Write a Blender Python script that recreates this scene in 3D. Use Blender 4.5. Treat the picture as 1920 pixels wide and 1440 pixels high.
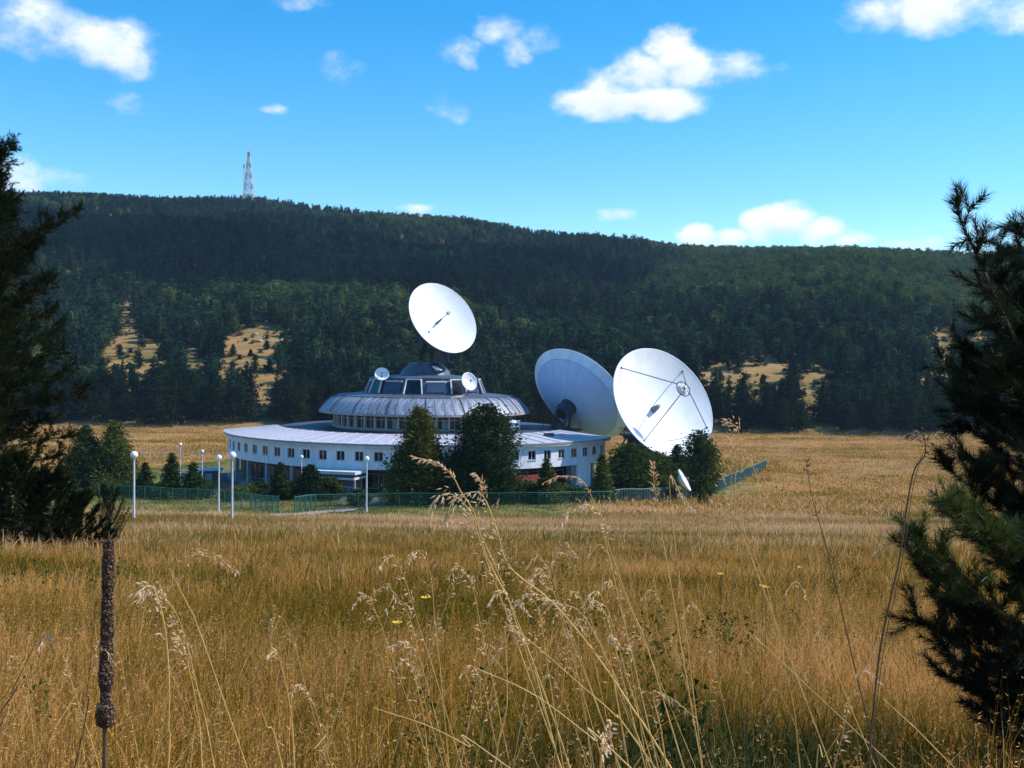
import bpy, bmesh, math, random
import numpy as np
from mathutils import Vector, Matrix, Euler
R_ = math.radians
random.seed(7); rng = np.random.default_rng(7)
scene = bpy.context.scene
COL = scene.collection
for o in list(bpy.data.objects): bpy.data.objects.remove(o)

# ------------------------------------------------------------------ camera, world, sun, exposure
EYE = 20.0
F = 2059.0
cam_d = bpy.data.cameras.new('camera'); cam = bpy.data.objects.new('camera', cam_d); COL.objects.link(cam)
cam_d.sensor_width = 36; cam_d.lens = 36 * F / 1920
cam_d.clip_start = 0.05; cam_d.clip_end = 9000
PITCH = math.atan(48 / F); ROLL = R_(0.7)
CAM_M = Matrix.Translation((0, 0, EYE)) @ Matrix.Rotation(R_(90) - PITCH, 4, 'X') @ Matrix.Rotation(ROLL, 4, 'Z')
cam.matrix_world = CAM_M
scene.camera = cam
CI = np.array(CAM_M.inverted()); CM = np.array(CAM_M)

SUN_EL, SUN_AZ = R_(45), R_(85)          # azimuth clockwise from the view direction
SUN_DIR = Vector((math.sin(SUN_AZ) * math.cos(SUN_EL), math.cos(SUN_AZ) * math.cos(SUN_EL), math.sin(SUN_EL)))
sd = bpy.data.lights.new('sun', 'SUN'); sd.energy = 4.6; sd.angle = R_(0.53); sd.color = (1, 0.95, 0.87)
sun = bpy.data.objects.new('sun', sd); COL.objects.link(sun)
sun.rotation_euler = SUN_DIR.to_track_quat('Z', 'Y').to_euler(); sun.location = (60, -20, 120)
scene.view_settings.view_transform = 'Standard'; scene.view_settings.look = 'None'
scene.view_settings.gamma = 1; scene.view_settings.use_curve_mapping = False
scene.view_settings.exposure = 0.25
scene.cycles.max_bounces = 6; scene.cycles.diffuse_bounces = 2; scene.cycles.glossy_bounces = 2
scene.cycles.transmission_bounces = 4; scene.cycles.volume_bounces = 0; scene.cycles.transparent_max_bounces = 8

def px_of(p):                              # world -> pixel of the 1920x1440 frame
    p = np.atleast_2d(p); q = np.c_[p, np.ones(len(p))] @ CI.T
    return np.c_[960 + F * q[:, 0] / -q[:, 2], 720 - F * q[:, 1] / -q[:, 2]]
def at(px, py, Y):                         # the point at distance Y that shows at a pixel
    d = CM[:3, :3] @ np.array([(px - 960) / F, (720 - py) / F, -1.0])
    return Vector((d[0] / d[1] * Y, Y, EYE + d[2] / d[1] * Y))

def world():
    w = bpy.data.worlds.new('World'); scene.world = w; w.use_nodes = True
    nt = w.node_tree; nt.nodes.clear(); N = nt.nodes.new; L = nt.links.new
    def val(x, s):
        if isinstance(x, (int, float)): s.default_value = x
        else: L(x, s)
    def M(op, a, b=None, c=None, clamp=False):
        n = N('ShaderNodeMath'); n.operation = op; n.use_clamp = clamp
        val(a, n.inputs[0])
        if b is not None: val(b, n.inputs[1])
        if c is not None: val(c, n.inputs[2])
        return n.outputs[0]
    def mixc(f, a, b, mode='MIX'):
        n = N('ShaderNodeMix'); n.data_type = 'RGBA'; n.blend_type = mode
        val(f, n.inputs[0])
        for x, s in ((a, n.inputs[6]), (b, n.inputs[7])):
            if isinstance(x, tuple): s.default_value = (*x, 1)
            else: L(x, s)
        return n.outputs[2]
    sky = N('ShaderNodeTexSky'); sky.sky_type = 'NISHITA'; sky.sun_disc = False
    sky.sun_elevation = SUN_EL; sky.sun_rotation = SUN_AZ
    sky.altitude = 900; sky.air_density = 1.0; sky.dust_density = 0.35; sky.ozone_density = 1.6
    tc = N('ShaderNodeTexCoord'); sep = N('ShaderNodeSeparateXYZ'); L(tc.outputs['Generated'], sep.inputs[0])
    az = M('ARCTAN2', sep.outputs[0], sep.outputs[1]); el = M('ARCSINE', sep.outputs[2])
    hs = N('ShaderNodeHueSaturation'); hs.inputs['Saturation'].default_value = SKY_SAT; hs.inputs['Value'].default_value = SKY_VAL
    hs.inputs['Hue'].default_value = SKY_HUE
    L(sky.outputs[0], hs.inputs['Color'])
    # cumulus: soft puffs round given directions, frayed by noise
    cmb = N('ShaderNodeCombineXYZ'); L(az, cmb.inputs[0]); L(el, cmb.inputs[1])
    ns = N('ShaderNodeTexNoise'); ns.inputs['Scale'].default_value = 16; ns.inputs['Detail'].default_value = 9; ns.inputs['Roughness'].default_value = 0.62
    mp = N('ShaderNodeMapping'); mp.inputs['Scale'].default_value = (1, 1.5, 1); L(cmb.outputs[0], mp.inputs[0]); L(mp.outputs[0], ns.inputs['Vector'])
    n2 = N('ShaderNodeTexNoise'); n2.inputs['Scale'].default_value = 34; n2.inputs['Detail'].default_value = 5; L(mp.outputs[0], n2.inputs['Vector'])
    wrp = N('ShaderNodeVectorMath'); wrp.operation = 'MULTIPLY_ADD'; L(n2.outputs['Color'], wrp.inputs[0]); wrp.inputs[1].default_value = (0.03, 0.02, 0); L(cmb.outputs[0], wrp.inputs[2])
    sp = N('ShaderNodeSeparateXYZ'); L(wrp.outputs[0], sp.inputs[0]); wa = M('SUBTRACT', sp.outputs[0], 0.015); we = M('SUBTRACT', sp.outputs[1], 0.010)
    puffs = []
    for (px, py, rx, ry, s) in CLOUDS:
        d = CM[:3, :3] @ np.array([(px - 960) / F, (720 - py) / F, -1.0]); d /= np.linalg.norm(d)
        puffs.append((math.atan2(d[0], d[1]), math.asin(d[2]), rx / F, ry / F, s))
    r2 = random.Random(5)
    for k in range(16):                    # the same fair-weather cumulus round the rest of the sky
        a = r2.uniform(0.75, 5.5); e = r2.uniform(0.12, 0.6); sz = r2.uniform(0.05, 0.12)
        a = a if a < math.pi else a - 2 * math.pi
        puffs.append((a, e, sz * 1.5, sz * 0.7, 1)); puffs.append((a + sz * .5, e + sz * .3, sz * .8, sz * .6, 1))
    acc = None; hi = None
    for (a, e, rx, ry, s) in puffs:
        dx = M('MULTIPLY', M('SUBTRACT', wa, a), 1 / rx); dy = M('MULTIPLY', M('SUBTRACT', we, e), 1 / ry)
        q = M('SUBTRACT', s, M('MULTIPLY', M('ADD', M('MULTIPLY', dx, dx), M('MULTIPLY', dy, dy)), s))
        acc = q if acc is None else M('MAXIMUM', acc, q)
        t = M('MULTIPLY', M('MAXIMUM', q, 0.0), dy); hi = t if hi is None else M('ADD', hi, t)
    dens = M('ADD', acc, M('MULTIPLY', M('SUBTRACT', ns.outputs[0], 0.52), 3.2))
    rmp = N('ShaderNodeMapRange'); rmp.interpolation_type = 'SMOOTHSTEP'; L(dens, rmp.inputs[0]); rmp.inputs[1].default_value = 0.0; rmp.inputs[2].default_value = 1.45
    alpha = M('MULTIPLY', rmp.outputs[0], M('ADD', 0.62, M('MULTIPLY', dens, 0.35), clamp=True), clamp=True)
    alpha = M('MULTIPLY', alpha, 0.95)
    lit = M('ADD', M('ADD', 0.62, M('MULTIPLY', hi, 0.45)), M('MULTIPLY', n2.outputs[0], 0.35), clamp=True)
    ccol = mixc(lit, (6.2, 7.3, 9.3), (10.2, 10.4, 10.6))
    out = mixc(alpha, hs.outputs[0], ccol)
    bg = N('ShaderNodeBackground'); L(out, bg.inputs[0]); bg.inputs[1].default_value = 0.1
    wo = N('ShaderNodeOutputWorld'); L(bg.outputs[0], wo.inputs[0])
SKY_SAT, SKY_VAL, SKY_HUE = 1.5, 1.88, 0.494
CLOUDS = [  # px, py, rx, ry, strength
    (90, 60, 120, 62, .95), (170, 80, 120, 58, 1.0), (225, 100, 80, 52, .95), (40, 85, 70, 45, .8), (262, 110, 30, 35, .9),
    (240, 193, 42, 26, .8), (515, 203, 34, 15, .75), (635, 130, 36, 34, .35), (850, 100, 55, 30, .55), (880, 112, 35, 22, .8), (845, 208, 44, 26, .45),
    (940, 55, 50, 34, .75), (975, 90, 40, 36, .75), (1010, 75, 50, 26, .45), (1150, 195, 125, 38, 1.5), (1240, 190, 105, 40, 1.5),
    (1140, 160, 60, 50, 1.2), (1260, 95, 70, 55, 1.4), (1200, 135, 90, 50, 1.4), (1290, 130, 80, 55, 1.2), (1370, 130, 70, 42, .75), (1430, 135, 60, 22, .55),
    (1650, 20, 90, 45, 1.1), (1760, 15, 130, 50, 1.2), (1880, 25, 100, 40, 1.1), (30, 335, 70, 45, 1.0), (110, 335, 60, 24, .8),
    (785, 394, 46, 13, .9), (1160, 402, 44, 16, .45), (1305, 440, 44, 30, 1.7), (1365, 445, 44, 24, 1.5), (1430, 425, 52, 40, 1.5), (1480, 414, 58, 44, 1.6), (1530, 434, 54, 40, 1.4),
    (1590, 452, 60, 16, .9), (1700, 458, 80, 15, .6), (20, 8, 60, 20, .4), (1180, 2, 90, 14, .4), (560, 2, 60, 14, .3)]
world()

# ------------------------------------------------------------------ materials
MATS = {}
def mat(name, col, rough=0.7, var=0.12, scale=3.0, metal=0.0, bump=0.0, bscale=20.0, spec=0.4, obj_rand=0.0, col2=None, stretch=None):
    if name in MATS: return MATS[name]
    m = bpy.data.materials.new(name); m.use_nodes = True; nt = m.node_tree; N = nt.nodes.new; L = nt.links.new
    b = nt.nodes['Principled BSDF']; b.inputs['Roughness'].default_value = rough; b.inputs['Metallic'].default_value = metal
    b.inputs['Specular IOR Level'].default_value = spec
    tc = N('ShaderNodeTexCoord'); mp = N('ShaderNodeMapping'); L(tc.outputs['Object'], mp.inputs[0])
    if stretch: mp.inputs['Scale'].default_value = stretch
    n = N('ShaderNodeTexNoise'); n.inputs['Scale'].default_value = scale; n.inputs['Detail'].default_value = 6; n.inputs['Roughness'].default_value = 0.6
    L(mp.outputs[0], n.inputs['Vector'])
    r = N('ShaderNodeMapRange'); r.inputs[1].default_value = 0.3; r.inputs[2].default_value = 0.7; L(n.outputs[0], r.inputs[0])
    mx = N('ShaderNodeMix'); mx.data_type = 'RGBA'; L(r.outputs[0], mx.inputs[0])
    c2 = col2 or tuple(c * (1 - 2 * var) for c in col)
    mx.inputs[6].default_value = (*c2, 1); mx.inputs[7].default_value = (*[min(1, c * (1 + var)) for c in col], 1)
    out = mx.outputs[2]
    if obj_rand:
        oi = N('ShaderNodeObjectInfo'); rr = N('ShaderNodeMapRange'); rr.inputs[3].default_value = 1 - obj_rand; rr.inputs[4].default_value = 1 + obj_rand
        L(oi.outputs['Random'], rr.inputs[0]); vm = N('ShaderNodeVectorMath'); vm.operation = 'SCALE'; L(out, vm.inputs[0]); L(rr.outputs[0], vm.inputs['Scale']); out = vm.outputs[0]
    L(out, b.inputs['Base Color'])
    if bump:
        nb = N('ShaderNodeTexNoise'); nb.inputs['Scale'].default_value = bscale; nb.inputs['Detail'].default_value = 5; L(mp.outputs[0], nb.inputs['Vector'])
        bp = N('ShaderNodeBump'); bp.inputs['Strength'].default_value = bump; bp.inputs['Distance'].default_value = 0.02; L(nb.outputs[0], bp.inputs['Height']); L(bp.outputs[0], b.inputs['Normal'])
    MATS[name] = m; return m

GLOSS = {'near_pine_needles': .02, 'fresh_pine_needles': .03}
def leaf_mat(name, cols, transl=0.35, loc_scale=0.02, attr=None, rough=0.9, wn=1.0, rand=0.35, patch=None, stretch=None, aw=1.1):
    """leaf or blade material: colours spread by random per object, by place in the field and, if named, by a per-blade attribute"""
    m = bpy.data.materials.new(name); m.use_nodes = True; nt = m.node_tree; nt.nodes.clear(); N = nt.nodes.new; L = nt.links.new
    oi = N('ShaderNodeObjectInfo'); geo = N('ShaderNodeNewGeometry')
    n = N('ShaderNodeTexNoise'); n.inputs['Scale'].default_value = loc_scale; n.inputs['Detail'].default_value = 4
    mp0 = N('ShaderNodeMapping'); mp0.inputs['Scale'].default_value = stretch or (1, 1, 1)
    L(oi.outputs['Location'] if not attr == 'world' else geo.outputs['Position'], mp0.inputs[0]); L(mp0.outputs[0], n.inputs['Vector'])
    def M(op, a, b):
        k = N('ShaderNodeMath'); k.operation = op
        for x, s in ((a, k.inputs[0]), (b, k.inputs[1])):
            if isinstance(x, (int, float)): s.default_value = x
            else: L(x, s)
        return k.outputs[0]
    f = M('ADD', M('MULTIPLY', M('SUBTRACT', n.outputs[0], 0.5), 2.2 * wn), 0.5)
    f = M('ADD', f, M('MULTIPLY', M('SUBTRACT', oi.outputs['Random'], 0.5), rand))
    if attr and attr != 'world':
        at_ = N('ShaderNodeAttribute'); at_.attribute_name = attr
        f = M('ADD', f, M('MULTIPLY', M('SUBTRACT', at_.outputs['Fac'], 0.5), aw))
    if patch:                              # small-scale mottling inside a crown
        n3 = N('ShaderNodeTexNoise'); n3.inputs['Scale'].default_value = patch; n3.inputs['Detail'].default_value = 2; L(geo.outputs['Position'], n3.inputs['Vector'])
        f = M('ADD', f, M('MULTIPLY', M('SUBTRACT', n3.outputs[0], 0.5), 1.2))
    cr = N('ShaderNodeValToRGB'); L(f, cr.inputs[0])
    e = cr.color_ramp.elements
    e[0].position = 0; e[0].color = (*cols[0], 1); e[1].position = 1; e[1].color = (*cols[-1], 1)
    for i, c in enumerate(cols[1:-1]):
        k = cr.color_ramp.elements.new((i + 1) / (len(cols) - 1)); k.color = (*c, 1)
    d = N('ShaderNodeBsdfDiffuse'); t = N('ShaderNodeBsdfTranslucent'); mx = N('ShaderNodeMixShader'); mx.inputs[0].default_value = transl
    L(cr.outputs[0], d.inputs[0]); L(cr.outputs[0], t.inputs[0]); L(d.outputs[0], mx.inputs[1]); L(t.outputs[0], mx.inputs[2])
    g = N('ShaderNodeBsdfGlossy'); g.inputs['Roughness'].default_value = 0.45; g.inputs[0].default_value = (.9, .9, .9, 1)
    m2 = N('ShaderNodeMixShader'); m2.inputs[0].default_value = GLOSS.get(name, 0.0); L(mx.outputs[0], m2.inputs[1]); L(g.outputs[0], m2.inputs[2])
    o = N('ShaderNodeOutputMaterial'); L(m2.outputs[0], o.inputs[0]); MATS[name] = m; return m

# ------------------------------------------------------------------ object helpers
def new_mesh(name, V, Fc, m, smooth=False):
    me = bpy.data.meshes.new(name); me.from_pydata([tuple(v) for v in V], [], Fc); me.materials.append(m)
    if smooth: me.polygons.foreach_set('use_smooth', [True] * len(me.polygons))
    me.update(); return me
def tri_mesh(name, T, m, attr=None, attr_name='tint', quads=False):
    """T: (n,3,3) or (n,4,3) array of separate faces"""
    k = T.shape[1]; n = len(T)
    me = bpy.data.meshes.new(name); me.vertices.add(n * k); me.vertices.foreach_set('co', T.reshape(-1).astype(np.float32))
    me.loops.add(n * k); me.loops.foreach_set('vertex_index', np.arange(n * k, dtype=np.int32))
    me.polygons.add(n); me.polygons.foreach_set('loop_start', np.arange(0, n * k, k, dtype=np.int32)); me.polygons.foreach_set('loop_total', np.full(n, k, dtype=np.int32))
    if attr is not None:
        a = me.attributes.new(attr_name, 'FLOAT', 'FACE'); a.data.foreach_set('value', attr.astype(np.float32))
    me.materials.append(m); me.update(); me.validate(); return me
def link(name, me, parent=None, loc=(0, 0, 0), rz=0.0):
    o = bpy.data.objects.new(name, me); COL.objects.link(o); o.location = loc; o.rotation_euler = (0, 0, rz)
    if parent: o.parent = parent
    return o
def tag(o, label=None, cat=None, group=None, kind=None):
    if label: o['label'] = label
    if cat: o['category'] = cat
    if group: o['group'] = group
    if kind: o['kind'] = kind
    return o
def thing(name, label, cat, loc=(0, 0, 0), rz=0.0, group=None):
    return tag(link(name, None, None, loc, rz), label, cat, group)
def copy_tree(o, parent=None):
    c = o.copy(); COL.objects.link(c)
    if parent: c.parent = parent
    for ch in o.children: copy_tree(ch, c)
    return c

class MB:
    def __init__(s): s.v = []; s.f = []
    def add(s, V, Fc):
        b = len(s.v); s.v += [tuple(p) for p in V]; s.f += [tuple(i + b for i in f) for f in Fc]; return s
    def box(s, x0, x1, y0, y1, z0, z1):
        V = [(x, y, z) for z in (z0, z1) for y in (y0, y1) for x in (x0, x1)]
        return s.add(V, [(0, 2, 3, 1), (4, 5, 7, 6), (0, 1, 5, 4), (2, 6, 7, 3), (0, 4, 6, 2), (1, 3, 7, 5)])
    def bar(s, a, b, w, h=None, up=(0, 0, 1)):
        a, b = Vector(a), Vector(b); h = h or w; d = (b - a).normalized(); up = Vector(up)
        if abs(d.dot(up)) > .98: up = Vector((0, 1, 0))
        x = d.cross(up).normalized() * w / 2; y = x.cross(d).normalized() * h / 2
        V = [p + i * x + j * y for p in (a, b) for i, j in ((-1, -1), (1, -1), (1, 1), (-1, 1))]
        return s.add(V, [(3, 2, 1, 0), (4, 5, 6, 7), (0, 1, 5, 4), (1, 2, 6, 5), (2, 3, 7, 6), (3, 0, 4, 7)])
    def tube(s, pts, rad, n=8):
        pts = [Vector(p) for p in pts]
        if isinstance(rad, (int, float)): rad = [rad] * len(pts)
        V = []; u = None
        for i, p in enumerate(pts):
            d = (pts[min(i + 1, len(pts) - 1)] - pts[max(i - 1, 0)]).normalized()
            if u is None: u = d.orthogonal().normalized()
            else: u = (u - d * u.dot(d)).normalized()
            w = d.cross(u)
            V += [p + rad[i] * (math.cos(2 * math.pi * k / n) * u + math.sin(2 * math.pi * k / n) * w) for k in range(n)]
        m = len(pts)
        Fc = [(i * n + k, i * n + (k + 1) % n, (i + 1) * n + (k + 1) % n, (i + 1) * n + k) for i in range(m - 1) for k in range(n)]
        Fc += [tuple(range(n - 1, -1, -1)), tuple(range((m - 1) * n, m * n))]
        return s.add(V, Fc)
    def lathe(s, prof, n=32, M=None, a0=0, a1=2 * math.pi):
        full = abs(a1 - a0 - 2 * math.pi) < 1e-6; k = n if full else n + 1
        V = []
        for r, z in prof:
            for i in range(k):
                a = a0 + (a1 - a0) * i / n; p = Vector((r * math.sin(a), -r * math.cos(a), z)); V.append(M @ p if M else p)
        Fc = []
        for j in range(len(prof) - 1):
            for i in range(n if full else n):
                i2 = (i + 1) % k; Fc.append((j * k + i, j * k + i2, (j + 1) * k + i2, (j + 1) * k + i))
        return s.add(V, Fc)
    def arc(s, r0, r1, a0, a1, z0, z1, n=4, z0b=None, z1b=None):
        """a curved block; angles in degrees from the front, clockwise; z..b are the heights at the outer radius"""
        z0b = z0 if z0b is None else z0b; z1b = z1 if z1b is None else z1b
        V = []; Fc = []
        for i in range(n + 1):
            a = R_(a0 + (a1 - a0) * i / n); sn, cs = math.sin(a), -math.cos(a)
            V += [(r0 * sn, r0 * cs, z0), (r1 * sn, r1 * cs, z0b), (r1 * sn, r1 * cs, z1b), (r0 * sn, r0 * cs, z1)]
        for i in range(n):
            for k in range(4): Fc.append((i * 4 + k, i * 4 + (k + 1) % 4, i * 4 + 4 + (k + 1) % 4, i * 4 + 4 + k))
        Fc += [(3, 2, 1, 0), (n * 4, n * 4 + 1, n * 4 + 2, n * 4 + 3)]
        return s.add(V, Fc)
    def sphere(s, c, r, n=12, sq=(1, 1, 1)):
        prof = [(max(1e-4, r * math.sin(math.pi * j / (n // 2))), -r * math.cos(math.pi * j / (n // 2))) for j in range(n // 2 + 1)]
        M = Matrix.Translation(c) @ Matrix.Diagonal((*sq, 1)); return s.lathe(prof, n, M)
    def mesh(s, name, m, smooth=False): return new_mesh(name, s.v, s.f, m, smooth)
    def build(s, name, m, parent=None, smooth=False, loc=(0, 0, 0), rz=0.0): return link(name, s.mesh(name, m, smooth), parent, loc, rz)

def shade_auto(o, ang=35):
    me = o.data; me.polygons.foreach_set('use_smooth', [True] * len(me.polygons))
    bm = bmesh.new(); bm.from_mesh(me)
    for e in bm.edges:
        if len(e.link_faces) == 2 and e.calc_face_angle(0) > R_(ang): e.smooth = False
    bmesh.ops.recalc_face_normals(bm, faces=bm.faces); bm.to_mesh(me); bm.free(); return o

# ------------------------------------------------------------------ terrain
BC = (-15.0, 190.0)                        # centre of the round building
_pd = np.array([-400, -60, 0, 5, 10, 20, 40, 70, 95, 120, 145, 160, 230, 300, 345, 420], float)
_pz = np.array([22, 2.5, -1.62, -2.05, -2.75, -4.3, -7.3, -11.3, -14.4, -16.9, -18.9, -19.9, -21.9, -22.8, -23.2, -23.5], float)
_t = np.arange(-400, 421, 1.0); _tz = np.interp(_t, _pd, _pz)
_k = np.ones(9) / 9; _sm = np.convolve(np.pad(_tz, 4, 'edge'), _k, 'valid'); _near = np.abs(_t) < 6; _tz = np.where(_near, _tz, _sm)
_rx = np.array([-900, 0, 130, 250, 330, 470, 600, 760, 870, 1000, 1130, 1270, 1500, 1800, 1920, 2800], float)
_ry = np.array([365, 355, 355, 362, 366, 362, 378, 396, 403, 425, 440, 453, 457, 463, 468, 470], float)
_ry = _ry - (_rx.clip(0, 1920) - 960) * math.tan(ROLL)
HY0 = 345.0
def sstep(a, b, x): t = np.clip((x - a) / (b - a), 0, 1); return t * t * (3 - 2 * t)
def ground(x, y):
    x = np.asarray(x, float); y = np.asarray(y, float)
    z = EYE + np.interp(y, _t, _tz)
    z = z + 0.05 * np.sin(x * 0.9 + y * 0.5) * sstep(5, 12, np.hypot(x, y)) + 0.22 * np.sin(x * 0.083 + 1.3) * np.sin(y * 0.06) * sstep(20, 60, y)
    d = np.hypot(x - BC[0], y - BC[1]); w = sstep(38, 54, d); z = z * w + 0.0 * (1 - w)
    px = 960 + F * x / np.maximum(y, 250); pyr = np.interp(px, _rx, _ry)
    Yr = 1300 + 60 * np.sin(px / 310.0) - 140 * sstep(1000, 1500, px)
    zr = (672 - pyr) / F * Yr - 12.0
    s = (y - HY0) / (Yr - HY0); s1 = np.clip(s, 0, 1)
    hb = -23.4 + (zr + 23.4) * s1 ** 0.92
    und = (9 * np.sin(x / 95.0 + 0.8 * np.sin(y / 170.0)) + 7 * np.sin(x / 41.0 - y / 120.0 + 2) + 4 * np.sin(y / 33.0 + x / 60.0)) * np.sin(np.pi * s1) ** 0.8 * 0.8
    hb = hb + und - np.clip(y - Yr, 0, None) * 0.22
    hb = np.maximum(hb, -60)
    return np.where(y > HY0, EYE + hb, z)
def gz(x, y): return float(ground(x, y))
def on_ground(px, py, y0=2.0, y1=1500.0):
    d = CM[:3, :3] @ np.array([(px - 960) / F, (720 - py) / F, -1.0]); d /= d[1]
    ys = np.geomspace(y0, y1, 4000); zz = EYE + d[2] * ys; g = ground(d[0] * ys, ys)
    i = np.nonzero(zz <= g)[0]; Y = ys[i[0]] if len(i) else y1
    return Vector((d[0] * Y, Y, gz(d[0] * Y, Y)))
def G(px, Y):                              # ground point at distance Y under pixel column px
    X = (px - 960) / F * Y
    for _ in range(3):
        p = px_of([[X, Y, gz(X, Y)]])[0]; X += (px - p[0]) / F * Y
    return Vector((X, Y, gz(X, Y)))

def axis(lo, hi, fine, n):
    t = np.linspace(-1, 1, n); s = np.sinh(t * 4.2) / np.sinh(4.2); return np.where(s < 0, -s * lo, s * hi)
XS = np.unique(np.round(np.r_[axis(-2600, 2600, 0, 220), np.arange(-70, 40, 1.5), np.linspace(-700, 700, 120)], 3))
YN = np.unique(np.round(np.r_[np.linspace(-350, -20, 20), np.linspace(-20, 60, 90), np.linspace(60, 240, 130), np.linspace(240, HY0, 30)], 3))
YH = np.unique(np.round(np.r_[np.linspace(HY0, 700, 60), np.linspace(700, 1500, 80), np.linspace(1500, 4500, 16)], 3))
def green_zone(x, y):                      # mown, greener grass inside and just outside the compound fence
    d = np.hypot(x - BC[0], y - BC[1]); g = 1 - sstep(50, 62, d)
    v = sstep(101, 107, y) * (1 - sstep(150, 165, y)) * (1 - sstep(4, 14, x)) * 0.85
    wob = 3 * np.sin(x * .21) + 2 * np.sin(x * .57 + 1)
    v2 = sstep(97, 103, y + wob) * (1 - sstep(150, 165, y)) * (1 - sstep(-14, -4, x)) * 0.9
    return np.clip(np.maximum(np.maximum(g, v), v2), 0, 1)
def terrain(name, ys, m):
    X, Y = np.meshgrid(XS, ys); Z = ground(X, Y); V = np.c_[X.ravel(), Y.ravel(), Z.ravel()]
    nx, ny = len(XS), len(ys); i = np.arange(nx * ny).reshape(ny, nx)
    Q = np.stack([i[:-1, :-1], i[:-1, 1:], i[1:, 1:], i[1:, :-1]], -1).reshape(-1, 4)
    me = bpy.data.meshes.new(name); me.vertices.add(len(V)); me.vertices.foreach_set('co', V.ravel().astype(np.float32))
    me.loops.add(Q.size); me.loops.foreach_set('vertex_index', Q.ravel().astype(np.int32))
    me.polygons.add(len(Q)); me.polygons.foreach_set('loop_start', np.arange(0, Q.size, 4, dtype=np.int32)); me.polygons.foreach_set('loop_total', np.full(len(Q), 4, np.int32))
    a = me.attributes.new('green', 'FLOAT', 'POINT'); a.data.foreach_set('value', green_zone(V[:, 0], V[:, 1]).astype(np.float32))
    me.polygons.foreach_set('use_smooth', [True] * len(Q)); me.materials.append(m); me.update(); me.validate()
    return tag(link(name, me), kind='structure')
def ground_mat(name, dry, green, band=True):
    m = bpy.data.materials.new(name); m.use_nodes = True; nt = m.node_tree; N = nt.nodes.new; L = nt.links.new
    b = nt.nodes['Principled BSDF']; b.inputs['Roughness'].default_value = 0.95; b.inputs['Specular IOR Level'].default_value = 0.1
    geo = N('ShaderNodeNewGeometry')
    def noise(sc, stretch, det=5):
        mp = N('ShaderNodeMapping'); mp.inputs['Scale'].default_value = stretch; L(geo.outputs['Position'], mp.inputs[0])
        n = N('ShaderNodeTexNoise'); n.inputs['Scale'].default_value = sc; n.inputs['Detail'].default_value = det; n.inputs['Roughness'].default_value = .65; L(mp.outputs[0], n.inputs['Vector']); return n.outputs[0]
    def ramp(fac, cols, p0=.3, p1=.7):
        r = N('ShaderNodeValToRGB'); L(fac, r.inputs[0]); e = r.color_ramp.elements; e[0].position = p0; e[0].color = (*cols[0], 1); e[1].position = p1; e[1].color = (*cols[-1], 1)
        for i, c in enumerate(cols[1:-1]): k = e.new(p0 + (p1 - p0) * (i + 1) / (len(cols) - 1)); k.color = (*c, 1)
        return r.outputs[0]
    def mix(f, a, c, mode='MIX'):
        n = N('ShaderNodeMix'); n.data_type = 'RGBA'; n.blend_type = mode
        if isinstance(f, float): n.inputs[0].default_value = f
        else: L(f, n.inputs[0])
        L(a, n.inputs[6]); L(c, n.inputs[7]); return n.outputs[2]
    c = ramp(noise(0.05, (.35, 1.3, 1)), dry)
    c = mix(0.5, c, ramp(noise(0.9, (1, 1, 1), 8), [(.45, .45, .45), (1.0, 1.0, 1.0), (1.35, 1.3, 1.2)], .25, .75), 'MULTIPLY')
    g = ramp(noise(.25, (1, 1.6, 1)), green)
    a = N('ShaderNodeAttribute'); a.attribute_name = 'green'
    c = mix(a.outputs['Fac'], c, g); L(c, b.inputs['Base Color'])
    bp = N('ShaderNodeBump'); bp.inputs['Strength'].default_value = 0.8; bp.inputs['Distance'].default_value = 0.25; L(noise(2.2, (1, 1, 1), 8), bp.inputs['Height']); L(bp.outputs[0], b.inputs['Normal'])
    return m
terrain('ground', YN, ground_mat('field_earth', [(.17, .15, .03), (.42, .22, .045), (.56, .28, .075), (.34, .24, .05)], [(.09, .12, .03), (.16, .19, .06), (.22, .19, .08)]))
HILLM = ground_mat('hill_earth', [(.10, .11, .03), (.30, .19, .07), (.46, .27, .12)], [(.1, .12, .03), (.1, .12, .03)])
terrain('hillside', YH, HILLM)

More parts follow.
